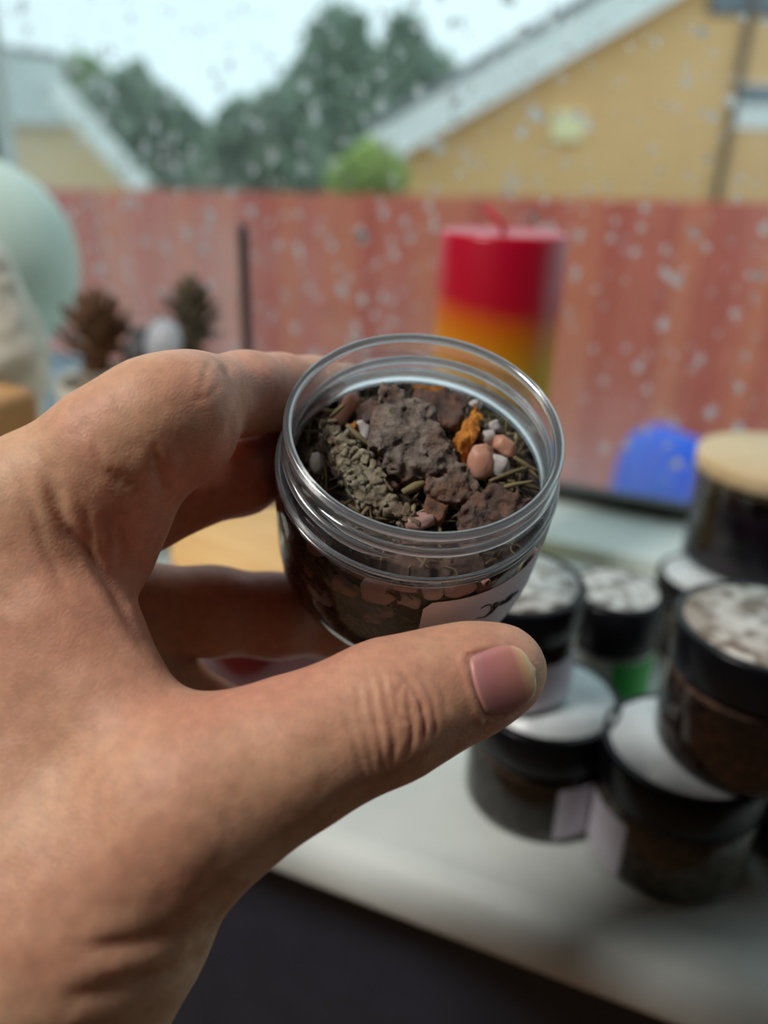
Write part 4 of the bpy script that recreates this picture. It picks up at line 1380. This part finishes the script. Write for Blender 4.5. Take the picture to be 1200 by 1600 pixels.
# thumbnail: a curved plate laid on the thumb tip
def thumbnail():
    # nail outline in the picture: base line (cuticle) to tip
    base0 = np.array([737, 1024.0]); base1 = np.array([743, 1128.0])
    ax_ = np.array([0.955, -0.30])
    # surface depth looked up on the hand
    sel = np.where((HPX > 690) & (HPX < 870) & (HPY > 960) & (HPY < 1170) & (HZ < 0.17))[0]
    fr = np.sum(HN_[sel]*(CAM-HW_[sel]), 1) > 0
    sel = sel[fr]
    def depth(x, y):
        d2 = (HPX[sel]-x)**2+(HPY[sel]-y)**2
        k = np.argsort(d2)[:12]
        wt = 1/(d2[k]+4)
        return (HZ[sel][k]*wt).sum()/wt.sum(), d2[k[0]]
    nu, nv = 26, 20
    P = np.zeros((nu+1, nv+1, 2))
    mid0 = (base0+base1)/2
    per_ = np.array([-ax_[1], ax_[0]])
    LN = 102.0
    for i in range(nu+1):
        u = i/nu
        for j in range(nv+1):
            s = j/nv*2-1
            hw = 52*(max(1-u**4.2, 0.0))**0.42*(1-0.05*(1-u)**2) + 2.0
            along = LN*u + 7*(s*s)*(1-u) - 4*(s*s)*u
            P[i, j] = mid0 + ax_*along + per_*hw*s - ax_*0.0
    # the plate follows the thumb across, and runs straighter than the flesh along its length
    X = HPX[sel]; Y = HPY[sel]; Z = HZ[sel]
    uu = ((X-mid0[0])*ax_[0]+(Y-mid0[1])*ax_[1])/100; vv = ((X-mid0[0])*per_[0]+(Y-mid0[1])*per_[1])/100
    inside = (np.abs(vv) < 0.50) & (uu > -0.12) & (uu < 0.62)
    A = np.stack([np.ones_like(uu), uu, vv, vv*vv, uu*vv], 1)
    cf, *_ = np.linalg.lstsq(A[inside], Z[inside], rcond=None)
    def zfit(x, y):
        u = ((x-mid0[0])*ax_[0]+(y-mid0[1])*ax_[1])/100; v = ((x-mid0[0])*per_[0]+(y-mid0[1])*per_[1])/100
        return cf[0] + cf[1]*u + cf[2]*v + cf[3]*v*v + cf[4]*u*v + 0.0022*np.maximum(u-0.55, 0)**2
    # flesh under the nail is pressed flat
    me = HAND.data
    n = len(me.vertices)
    co = np.empty(n*3); me.vertices.foreach_get('co', co); co = co.reshape(-1, 3)
    org = np.array(HAND.location)
    Wc = co[sel]+org
    x2, y2, z2 = to_px(Wc)
    u2 = ((x2-mid0[0])*ax_[0]+(y2-mid0[1])*ax_[1])/LN; v2 = ((x2-mid0[0])*per_[0]+(y2-mid0[1])*per_[1])
    hw2 = 52*np.maximum(1-np.clip(u2, 0, 1)**4.2, 0)**0.42
    ins = (u2 > 0.02) & (u2 < 1.05) & (np.abs(v2) < hw2+3)
    tgt = zfit(x2, y2)+0.0004
    z3 = np.where(ins & (z2 < tgt), tgt, z2)
    # cuticle and side walls stand a little proud around it
    edge = np.exp(-((u2+0.05)/0.05)**2)*(np.abs(v2) < 56)
    z3 = z3 - 0.0004*edge
    co[sel] = CAM + (Wc-CAM)*(z3/z2)[:, None] - org
    me.vertices.foreach_set('co', co.ravel())
    me.update()
    V = []
    for i in range(nu+1):
        for j in range(nv+1):
            x, y = P[i, j]
            s = j/nv*2-1
            u = i/nu
            lift = 0.0003 - 0.0011*max(0, abs(s)-0.84)/0.16*(1-u) - 0.0010*max(0, 0.06-u)/0.06
            V.append(at_depth(x, y, zfit(x, y) - lift))
    V = np.array(V)
    N = (nu+1)*(nv+1)
    back = V + FW*0.0006
    allv = np.vstack([V, back])
    Fc = []
    g = lambda i, j: i*(nv+1)+j
    for i in range(nu):
        for j in range(nv):
            q = (g(i, j), g(i, j+1), g(i+1, j+1), g(i+1, j))
            Fc.append(q)
            Fc.append(tuple(N+k for k in q[::-1]))
    rim = [g(0, j) for j in range(nv+1)] + [g(i, nv) for i in range(1, nu+1)] + [g(nu, j) for j in range(nv-1, -1, -1)] + [g(i, 0) for i in range(nu-1, 0, -1)]
    for a, b2 in zip(rim, rim[1:]+rim[:1]):
        Fc.append((b2, a, N+a, N+b2))
    b = NB('thumbnail')
    at = b.n('ShaderNodeAttribute', attribute_name='along')
    col = b.ramp(at.outputs['Fac'], [(0.0, srgb(206, 150, 142)), (0.25, srgb(200, 130, 132)), (0.72, srgb(212, 140, 128)), (0.86, srgb(240, 190, 150)), (1.0, srgb(248, 226, 190))])
    no = b.n('ShaderNodeTexNoise', {'Vector': coords(b), 'Scale': 700.0, 'Detail': 2.0})
    p = b.n('ShaderNodeBsdfPrincipled', {'Base Color': col, 'Roughness': 0.38, 'Subsurface Weight': 0.5, 'Subsurface Scale': 0.002,
                                         'Subsurface Radius': (1.0, 0.4, 0.25), 'Normal': bump(b, no.outputs['Fac'], 0.08, 0.0003)})
    m = b.surf(p.outputs[0])
    o = mk('thumbnail', allv, Fc, m, HAND)
    al = np.array([i/nu for i in range(nu+1) for j in range(nv+1)])
    a = o.data.attributes.new('along', 'FLOAT', 'POINT')
    a.data.foreach_set('value', np.concatenate([al, al]))
    o['label'] = 'smooth pink thumbnail with a pale free edge'
thumbnail()

# ================================================================== THINGS ON THE SILL
def at_sill(x, y, z=0.0):
    return at_z(x, y, SILL_Z+z)

M_sticker = None
def sticker_mat(name, c1, c2, c3, sc=120):
    b = NB(name)
    v = coords(b)
    n1 = b.n('ShaderNodeTexNoise', {'Vector': v, 'Scale': float(sc), 'Detail': 5.0})
    n2 = b.n('ShaderNodeTexNoise', {'Vector': v, 'Scale': sc*0.25, 'Detail': 2.0})
    a = b.ramp(n1.outputs['Fac'], [(0.42, c2), (0.56, c1)])
    k = b.n('ShaderNodeMapRange', {0: n2.outputs['Fac'], 1: 0.45, 2: 0.6, 3: 0.0, 4: 0.7})
    mx = b.n('ShaderNodeMix', {0: k.outputs[0], 6: a, 7: c3}, data_type='RGBA')
    p = b.n('ShaderNodeBsdfPrincipled', {'Base Color': mx.outputs[2], 'Roughness': 0.35})
    return b.surf(p.outputs[0])
M_stk_plain = sticker_mat('white_lid_sticker', srgb(228, 236, 240), srgb(214, 222, 226), srgb(222, 230, 234))
M_stk_print = sticker_mat('printed_lid_sticker', srgb(226, 228, 226), srgb(120, 112, 104), srgb(206, 208, 206), 160)
M_stk_brown = sticker_mat('brown_printed_sticker', srgb(206, 202, 196), srgb(120, 106, 94), srgb(150, 138, 126), 110)
M_jarwall = thin_clear('clear_jar_wall', (0.93, 0.94, 0.93, 1), 0.06, 0.9)
def herb_fill(name, c1, c2, c3):
    b = NB(name)
    v = coords(b)
    n1 = b.n('ShaderNodeTexNoise', {'Vector': v, 'Scale': 240.0, 'Detail': 5.0})
    vo = b.n('ShaderNodeTexVoronoi', {'Vector': v, 'Scale': 260.0})
    a = b.ramp(n1.outputs['Fac'], [(0.35, c1), (0.62, c2)])
    k = b.n('ShaderNodeMapRange', {0: vo.outputs['Color'], 1: 0.7, 2: 0.9, 3: 0.0, 4: 0.8})
    mx = b.n('ShaderNodeMix', {0: k.outputs[0], 6: a, 7: c3}, data_type='RGBA')
    p = b.n('ShaderNodeBsdfPrincipled', {'Base Color': mx.outputs[2], 'Roughness': 0.9, 'Normal': bump(b, n1.outputs['Fac'], 0.8, 0.002)})
    return b.surf(p.outputs[0])
MF = {'dark': herb_fill('dark_herb_mix', srgb(58, 46, 40), srgb(96, 78, 62), srgb(120, 104, 86)),
      'rust': herb_fill('rust_herb_mix', srgb(66, 48, 42), srgb(116, 86, 70), srgb(150, 96, 78)),
      'sage': herb_fill('sage_herb_mix', srgb(92, 84, 66), srgb(140, 130, 104), srgb(164, 152, 124))}

def herb_jar(base, label, R=31.0, H=36.0, LH=18.0, fill='dark', fillh=0.9, sticker=M_stk_plain, lab=None, neck_gap=1.5):
    """black lidded clear jar; base world point, sizes mm; lab=(angle deg, width deg, z0, z1)"""
    j = empty('herb_jar', base)
    tag(j, label, 'jar', 'black lidded herb jars on the sill')
    rr = 6.0
    prof = [(0.01, 0.6), (R-rr-3, 0.4), (R-rr, 0.0)]
    for k in range(1, 6):
        a = -pi/2 + pi/2*k/5
        prof.append((R-rr+rr*cos(a), rr+rr*sin(a)))
    prof += [(R, H-3), (R-0.6, H-1), (R-2.5, H), (R-2.5, H+LH-4)]
    v, f = lathe(prof, 56)
    mk('glass_body', v*mm+base, f, M_jarwall, j)
    fh = H*fillh
    q = [(0.01, 2.2), (R-rr-2, 2.2)]
    for k in range(1, 6):
        a = -pi/2 + pi/2*k/5
        q.append((R-rr+(rr-1.6)*cos(a), rr+(rr-1.6)*sin(a)))
    q += [(R-1.6, fh-1.5), (R-3.0, fh), (R*0.5, fh+1.2), (0.01, fh+1.6)]
    v, f = lathe(q, 56)
    mk('contents', v*mm+base, f, MF[fill], j)
    z0 = H+neck_gap*0.3; z1 = H+LH
    lp = [(R-2.2, z0), (R+0.6, z0), (R+0.9, z0+0.6), (R+0.9, z1-1.2), (R+0.5, z1-0.35), (R-0.4, z1), (R-1.6, z1-0.1), (R-2.2, z1-0.5), (0.01, z1-0.5)]
    v, f = lathe(lp, 72)
    # fine ribs round the lid
    lid = mk('lid', v*mm+base, f, M_black, j)
    v, f = lathe([(R-2.6, z1-0.3), (R-2.6, z1-0.22), (0.01, z1-0.2)], 56)
    mk('lid_sticker', v*mm+base, f, sticker, lid)
    if lab:
        ad, wd, h0, h1 = lab
        na = 20
        V = []; Fc = []
        for jx, h in enumerate((h0, h1)):
            for i in range(na+1):
                a = radians(ad-wd/2+wd*i/na)
                V.append(((R+0.15)*cos(a), (R+0.15)*sin(a), h))
        for i in range(na): Fc.append((i, i+1, na+1+i+1, na+1+i))
        mk('paper_label', np.array(V)*mm+base, Fc, M_label, j)
    return j
JH = 36.0+18.0
A0 = at_sill(832, 1238)
herb_jar(A0, 'lower jar of the stack behind the thumb tip', fill='dark', fillh=0.82, lab=(-32, 62, 4, 30))
A1 = np.array([A0[0]-0.020, A0[1]+0.004, SILL_Z+JH*mm])
herb_jar(A1, 'upper jar of the stack behind the thumb tip', R=29, H=33, LH=16, fill='dark', fillh=0.9, sticker=M_stk_print, lab=(-45, 80, 3, 24))
F0 = at_sill(1036, 1322)
herb_jar(F0, 'sage filled jar nearest the front edge with another jar on its lid', R=32, fill='sage', fillh=0.92, lab=(-140, 42, 4, 30))
F1 = np.array([F0[0]+0.018, F0[1]+0.006, SILL_Z+JH*mm])
herb_jar(F1, 'large rust flecked jar on top at the right with a brown printed lid', R=32, H=38, fill='rust', fillh=0.95, sticker=M_stk_brown)
G0 = at_sill(1262, 1300)
herb_jar(G0, 'dark jar cut off by the right edge behind the front jar', R=31, fill='dark', fillh=0.9)
D0 = at_sill(1085, 1010)
herb_jar(D0, 'half hidden jar standing below the purple candle', R=28, H=32, LH=16, fill='dark', sticker=M_stk_plain)

# tall black capped bottle with a green and white wrapper
def green_pot():
    base = at_sill(935, 1085)
    j = empty('supplement_pot', base)
    tag(j, 'small white pot with green label and tall black cap between the jar stacks', 'pot')
    R = 23.5
    v, f = lathe([(0.01, 0), (R-2, 0), (R, 2), (R, 35), (R-1, 37), (R-3, 38)], 48)
    mk('pot_body', v*mm+base, f, noise_mat('white_pot', srgb(216, 224, 218), srgb(228, 234, 230), 40, 0.4, 0), j)
    v, f = lathe([(R-2, 38), (R+0.6, 38), (R+0.8, 39), (R+0.8, 63), (R, 64.2), (R-2, 64.6), (0.01, 64.6)], 60)
    cap = mk('cap', v*mm+base, f, M_black, j)
    v, f = lathe([(R-3, 64.8), (0.01, 64.9)], 48)
    mk('cap_sticker', v*mm+base, f, M_stk_print, cap)
    V = []; Fc = []
    na = 24
    for h in (4, 35):
        for i in range(na+1):
            a = radians(-75+100*i/na)
            V.append(((R+0.15)*cos(a), (R+0.15)*sin(a), h))
    for i in range(na): Fc.append((i, i+1, na+2+i, na+1+i))
    g = mk('green_label', np.array(V)*mm+base, Fc, noise_mat('green_label', srgb(0, 168, 40), srgb(10, 186, 56), 40, 0.5, 0), j)
green_pot()

# wooden lids
def wood_mat(name, c1, c2):
    b = NB(name)
    v = coords(b, (1, 7, 1))
    n1 = b.n('ShaderNodeTexNoise', {'Vector': v, 'Scale': 22.0, 'Detail': 5.0})
    col = b.ramp(n1.outputs['Fac'], [(0.35, c1), (0.65, c2)])
    p = b.n('ShaderNodeBsdfPrincipled', {'Base Color': col, 'Roughness': 0.5, 'Normal': bump(b, n1.outputs['Fac'], 0.1, 0.0005)})
    return b.surf(p.outputs[0])
M_wood = wood_mat('pale_bamboo', srgb(226, 196, 150), srgb(238, 212, 168))
M_wood2 = wood_mat('warm_beech', srgb(226, 176, 112), srgb(240, 196, 132))

def lidded_candle(name, base, R, H, wax, wood, label, waxtop=0.85):
    j = empty(name, base)
    tag(j, label, 'candle jar')
    v, f = lathe([(0.01, 0.5), (R-4, 0), (R-1, 1), (R, 4), (R, H-4), (R, H)], 64)
    mk('glass_cup', v*mm+base, f, M_jarwall, j)
    v, f = lathe([(0.01, 3.5), (R-5, 3.5), (R-2.4, 6), (R-2.4, H*waxtop-1), (R-3.4, H*waxtop), (0.01, H*waxtop)], 64)
    mk('wax', v*mm+base, f, wax, j)
    v, f = lathe([(R-3, H-6), (R-3, H+0.2), (R+1.5, H+0.2), (R+2.2, H+0.9), (R+2.2, H+8.2), (R+1.4, H+9), (0.01, H+9)], 72, cap0=True)
    mk('wooden_lid', v*mm+base, f, wood, j)
M_purple = noise_mat('deep_purple_wax', srgb(56, 34, 58), srgb(70, 44, 70), 40, 0.35, 0.05)
M_redwax = noise_mat('crimson_wax', srgb(190, 14, 54), srgb(206, 20, 64), 40, 0.4, 0.03, sss=0.4, sss_scale=0.01, sss_rad=(1, 0.1, 0.15))
lt = at_sill(1222, 714, 0.112)
lidded_candle('wooden_lid_candle', np.array([lt[0], lt[1], SILL_Z]), 43, 103, M_purple, M_wood, 'deep purple candle in glass under a pale wooden lid at the right')
lt = at_sill(418, 848, 0.085)
lidded_candle('wooden_lid_candle', np.array([lt[0], lt[1], SILL_Z]), 44, 76, M_redwax, M_wood2, 'crimson candle in glass with a warm wooden lid seen between the fingers', 0.95)

# striped pillar candle
def pillar_candle():
    t = at_sill(788, 361, 0.224)
    base = np.array([t[0], t[1], SILL_Z])
    R, H = 35.5, 224.0
    j = empty('pillar_candle', base)
    tag(j, 'tall pillar candle fading from crimson top to yellow behind the held jar', 'candle')
    b = NB('crimson_to_yellow_wax')
    tc = b.n('ShaderNodeTexCoord')
    sep = b.n('ShaderNodeSeparateXYZ', {0: tc.outputs['Object']})
    # the dipped colour border is slightly slanted
    sl = b.n('ShaderNodeMath', {0: sep.outputs[0], 1: 0.13, 2: sep.outputs[2]}, operation='MULTIPLY_ADD')
    k = b.n('ShaderNodeMapRange', {0: sl.outputs[0], 1: 0.0, 2: 0.224, 3: 0.0, 4: 1.0})
    col = b.ramp(k.outputs[0], [(0.0, srgb(240, 200, 60)), (0.45, srgb(232, 188, 44)), (0.70, srgb(222, 164, 22)), (0.79, srgb(216, 110, 18)), (0.845, srgb(196, 16, 44)), (1.0, srgb(200, 10, 52))])
    p = b.n('ShaderNodeBsdfPrincipled', {'Base Color': col, 'Roughness': 0.32, 'Subsurface Weight': 0.5, 'Subsurface Scale': 0.012, 'Subsurface Radius': (1.0, 0.6, 0.25)})
    m = b.surf(p.outputs[0])
    prof = [(0.01, 0), (R-2, 0), (R, 2), (R, H*0.5), (R, H-2.5), (R-0.8, H-0.8), (R-2.4, H), (R-6, H-1.2), (0.01, H-1.8)]
    v, f = lathe(prof, 72)
    mk('wax', v*mm+base, f, m, j)
    pw = [np.array([0, 0, H-2]), np.array([-2, 0, H+4]), np.array([-7, 0, H+8]), np.array([-12, 0, H+12])]
    v, f = tube(np.array(pw), [1.8, 1.8, 2.0, 1.8], 8)
    mk('wick', v*mm+base, f, noise_mat('waxed_red_wick', srgb(206, 40, 66), srgb(220, 56, 80), 60, 0.5, 0), j)
pillar_candle()

# thin black stick in a small holder
def black_stick():
    t = at_sill(379, 350, 0.214)
    base = np.array([t[0], t[1], SILL_Z])
    j = empty('black_stick', base)
    tag(j, 'thin upright black stick beside the pine cones', 'stick')
    v, f = lathe([(3.6, 14), (3.6, 206), (3.2, 212), (2.2, 214), (0.01, 214.4)], 16)
    mk('rod', v*mm+base, f, noise_mat('matte_black', srgb(30, 30, 36), srgb(42, 42, 48), 60, 0.6, 0), j)
    v, f = lathe([(0.01, 0), (20, 0), (22, 2), (22, 8), (12, 14), (3.4, 16), (0.01, 16)], 32)
    mk('holder', v*mm+base, f, M_black, j)
black_stick()

# pot with pine cones and a stone
def cone_pot():
    t = at_sill(205, 590, 0.108)
    base = np.array([t[0], t[1], SILL_Z])
    R, H = 52.0, 108.0
    o_m = noise_mat('cream_ceramic', srgb(206, 200, 186), srgb(220, 214, 200), 30, 0.45, 0.03)
    v, f = lathe([(0.01, 0), (R-14, 0), (R-12, 2), (R-3, H*0.6), (R, H-2), (R-1, H), (R-3.5, H), (R-5, H-3), (R-7, H*0.5), (0.01, H*0.45)], 64)
    o = mk('ceramic_pot', v*mm+base, f, o_m, None, origin=base)
    tag(o, 'cream ceramic pot full of pine cones on the left', 'pot')
    scale_v = np.array([(-0.5, 0, 0), (0.5, 0, 0), (0.62, 0.75, 0.06), (0.3, 1.0, 0.16), (-0.3, 1.0, 0.16), (-0.62, 0.75, 0.06), (0, 0.5, -0.12), (0, 0.8, 0.28)])
    scale_f = [(0, 1, 6), (1, 2, 6), (2, 3, 7, 6), (3, 4, 7), (4, 5, 6, 7), (5, 0, 6), (0, 5, 4, 3, 2, 1)]
    mats = [noise_mat('pine_cone_brown', srgb(96, 70, 54), srgb(150, 112, 82), 90, 0.8, 0.3), noise_mat('pine_cone_grey', srgb(84, 72, 60), srgb(120, 110, 90), 90, 0.8, 0.3)]
    def cone(c, tip, r, mat, lab):
        c = np.asarray(c); tip = np.asarray(tip)
        axd = tip-c; L = np.linalg.norm(axd); axd = axd/L
        u = np.cross(axd, [0.3, 0.9, 0.1]); u /= np.linalg.norm(u); w = np.cross(axd, u)
        e = empty('pine_cone', c)
        tag(e, lab, 'pine cone')
        v, f = tube(np.array([c, c+axd*L*0.5, c+axd*L*0.95]), [r*0.3, r*0.36, r*0.1], 8)
        mk('cone_core', v, f, mat, e)
        proto = mk('cone_scale', scale_v, scale_f, mat, None, origin=(0, 0, 0), smooth=False)
        n = 46
        for i in range(n):
            s = i/(n-1)
            a = i*2.39996
            prof_ = (0.75+0.5*sin(pi*min(s*1.25, 1)))*(1-s)**0.35
            d = u*cos(a)+w*sin(a)
            out = d*(0.9-0.5*s) + axd*(0.15+0.9*s); out /= np.linalg.norm(out)
            side = np.cross(out, axd); side /= (np.linalg.norm(side)+1e-9)
            nz = np.cross(side, out)
            sz = r*0.80*prof_
            o2 = proto if i == 0 else proto.copy()
            if i: COL.objects.link(o2)
            o2.parent = e
            pos = c + axd*L*(0.06+0.86*s) + d*r*0.22 - c
            mw = Matrix.Identity(4)
            for k in range(3):
                mw[k][0], mw[k][1], mw[k][2], mw[k][3] = side[k]*sz*0.42, out[k]*sz, nz[k]*sz*0.5, pos[k]
            o2.matrix_local = mw
    top = SILL_Z+H*mm
    dpt = to_px(np.array([base[0], base[1], top]))[2]
    cone(at_depth(150, 580, dpt-0.010), at_depth(150, 450, dpt-0.004), 0.030, mats[0], 'brown open pine cone at the left of the cream pot')
    cone(at_depth(300, 560, dpt+0.012), at_depth(296, 425, dpt+0.022), 0.026, mats[1], 'greyer pine cone at the right of the cream pot')
    # dark and pale stones between the cones
    def stone(x, y, d, s, mat, lab, seed):
        v = IV*(1+0.12*fbm(IV*1.5, seed, 2))[:, None]*np.asarray(s)
        o = mk('stone', v[:, 0:1]*RT+v[:, 1:2]*UP+v[:, 2:3]*FW + at_depth(x, y, d), IF, mat)
        tag(o, lab, 'stone')
    stone(256, 538, dpt-0.018, (0.013, 0.017, 0.009), noise_mat('pale_grey_stone', srgb(176, 180, 190), srgb(200, 204, 212), 60, 0.4, 0.1), 'pale grey stone between the two pine cones', 4)
    stone(222, 560, dpt-0.012, (0.013, 0.024, 0.012), noise_mat('dark_stone', srgb(52, 50, 54), srgb(70, 68, 72), 60, 0.5, 0.1), 'dark stone leaning left of the pale grey stone', 9)
    # dried filling inside the pot
    v, f = lathe([(R-8, H-12), (R*0.6, H-6), (0.01, H-4)], 40)
    v[:, 2] += 3*fbm(v*0.09, 2, 3)
    fl = mk('pot_filling', v*mm+base, f, noise_mat('dried_shavings', srgb(120, 92, 70), srgb(196, 162, 128), 130, 0.9, 0.4), o)
cone_pot()

# pale blue carton with mint dome on it, at the left edge
def left_things():
    t = at_sill(25, 648, 0.0)
    bx_c = at_depth(-10, 600, 0.56)
    topz = 0.095
    p = at_sill(38, 570, topz)
    c = np.array([p[0]-0.02, p[1], SILL_Z])
    e = empty('carton', c)
    tag(e, 'pale blue carton with a dark blue band under the mint globe', 'box')
    hw, hd = 0.058, 0.05
    o = mk('carton_body', *box(c[0]-hw, c[0]+hw, c[1]-hd, c[1]+hd, SILL_Z, SILL_Z+topz), noise_mat('pale_blue_card', srgb(186, 204, 222), srgb(198, 214, 230), 30, 0.6, 0.02), e, smooth=False)
    bevel(o, 0.002)
    mk('blue_band', *box(c[0]-hw-0.0006, c[0]+hw+0.0006, c[1]-hd-0.0006, c[1]+hd+0.0006, SILL_Z+0.012, SILL_Z+0.045), noise_mat('royal_blue_print', srgb(20, 66, 130), srgb(28, 78, 146), 30, 0.5, 0), e, smooth=False)
    # mint globe: dome, its shaded underside painted as a grey base
    g = np.array([c[0]-0.010, c[1], SILL_Z+topz])
    ge = empty('globe_lamp', g)
    tag(ge, 'pale mint rounded globe at the left edge, its shaded underside coloured grey', 'lamp')
    R = 74.0
    prof = [(38, 22)]
    for k in range(25):
        a = radians(-50+140*k/24)
        prof.append((max(R*cos(a), 0.01), 22+R*0.766+R*sin(a)*1.06))
    prof[0] = (prof[1][0]-2, prof[1][1])
    v, f = lathe(prof, 72)
    mint = noise_mat('mint_plastic', srgb(206, 228, 218), srgb(214, 234, 224), 30, 0.4, 0.0)
    mk('globe', v*mm+g, f, mint, ge)
    v, f = lathe([(0.01, 0), (34, 0), (36, 2), (40, 12), (46, 24), (40, 26)], 64)
    mk('shaded_underside', v*mm+g, f, noise_mat('shade_grey', srgb(120, 122, 130), srgb(136, 138, 146), 30, 0.5, 0), ge)
    # cream lumpy ornament in front
    q = at_depth(-6, 545, 0.455)
    oc = np.array([q[0], q[1], q[2]])
    zb = SILL_Z
    hh = (q[2]-zb)
    def fn(P):
        d = cap_d(P, (0, 0, 0.022), (0, 0, hh+0.0), 0.022, 0.022)
        d = smin(d, cap_d(P, (0, 0, hh+0.0), (0, 0, hh+0.012), 0.029, 0.025), 0.012)
        d = smin(d, cap_d(P, (-0.004, 0, hh+0.038), (-0.004, 0, hh+0.044), 0.021, 0.018), 0.008)
        d = np.maximum(d, -P[:, 2])
        return d + 0.0022*fbm(P*55, 8, 3)
    V, Fc = sdf_mesh(fn, (-0.045, -0.045, -0.004), (0.045, 0.045, hh+0.08), 0.0026)
    o = mk('ornament', V+[q[0], q[1], zb], Fc, noise_mat('cream_plaster', srgb(216, 212, 198), srgb(230, 226, 214), 60, 0.7, 0.2))
    tag(o, 'lumpy cream plaster ornament cut by the left edge before the mint globe', 'ornament')
    # wooden block
    wb = at_depth(-18, 655, 0.40)
    s_ = 0.015
    hz = wb[2]+0.014-SILL_Z
    o = mk('wooden_block', *box(wb[0]-0.022, wb[0]+0.016, wb[1]-0.02, wb[1]+0.02, SILL_Z, SILL_Z+hz), wood_mat('honey_wood', srgb(176, 124, 70), srgb(204, 152, 94)), smooth=False)
    bevel(o, 0.006, 4)
    tag(o, 'honey coloured wooden block at the left edge behind the hand', 'block')
left_things()
for o in bpy.data.objects:
    if '_o' in o: del o['_o']
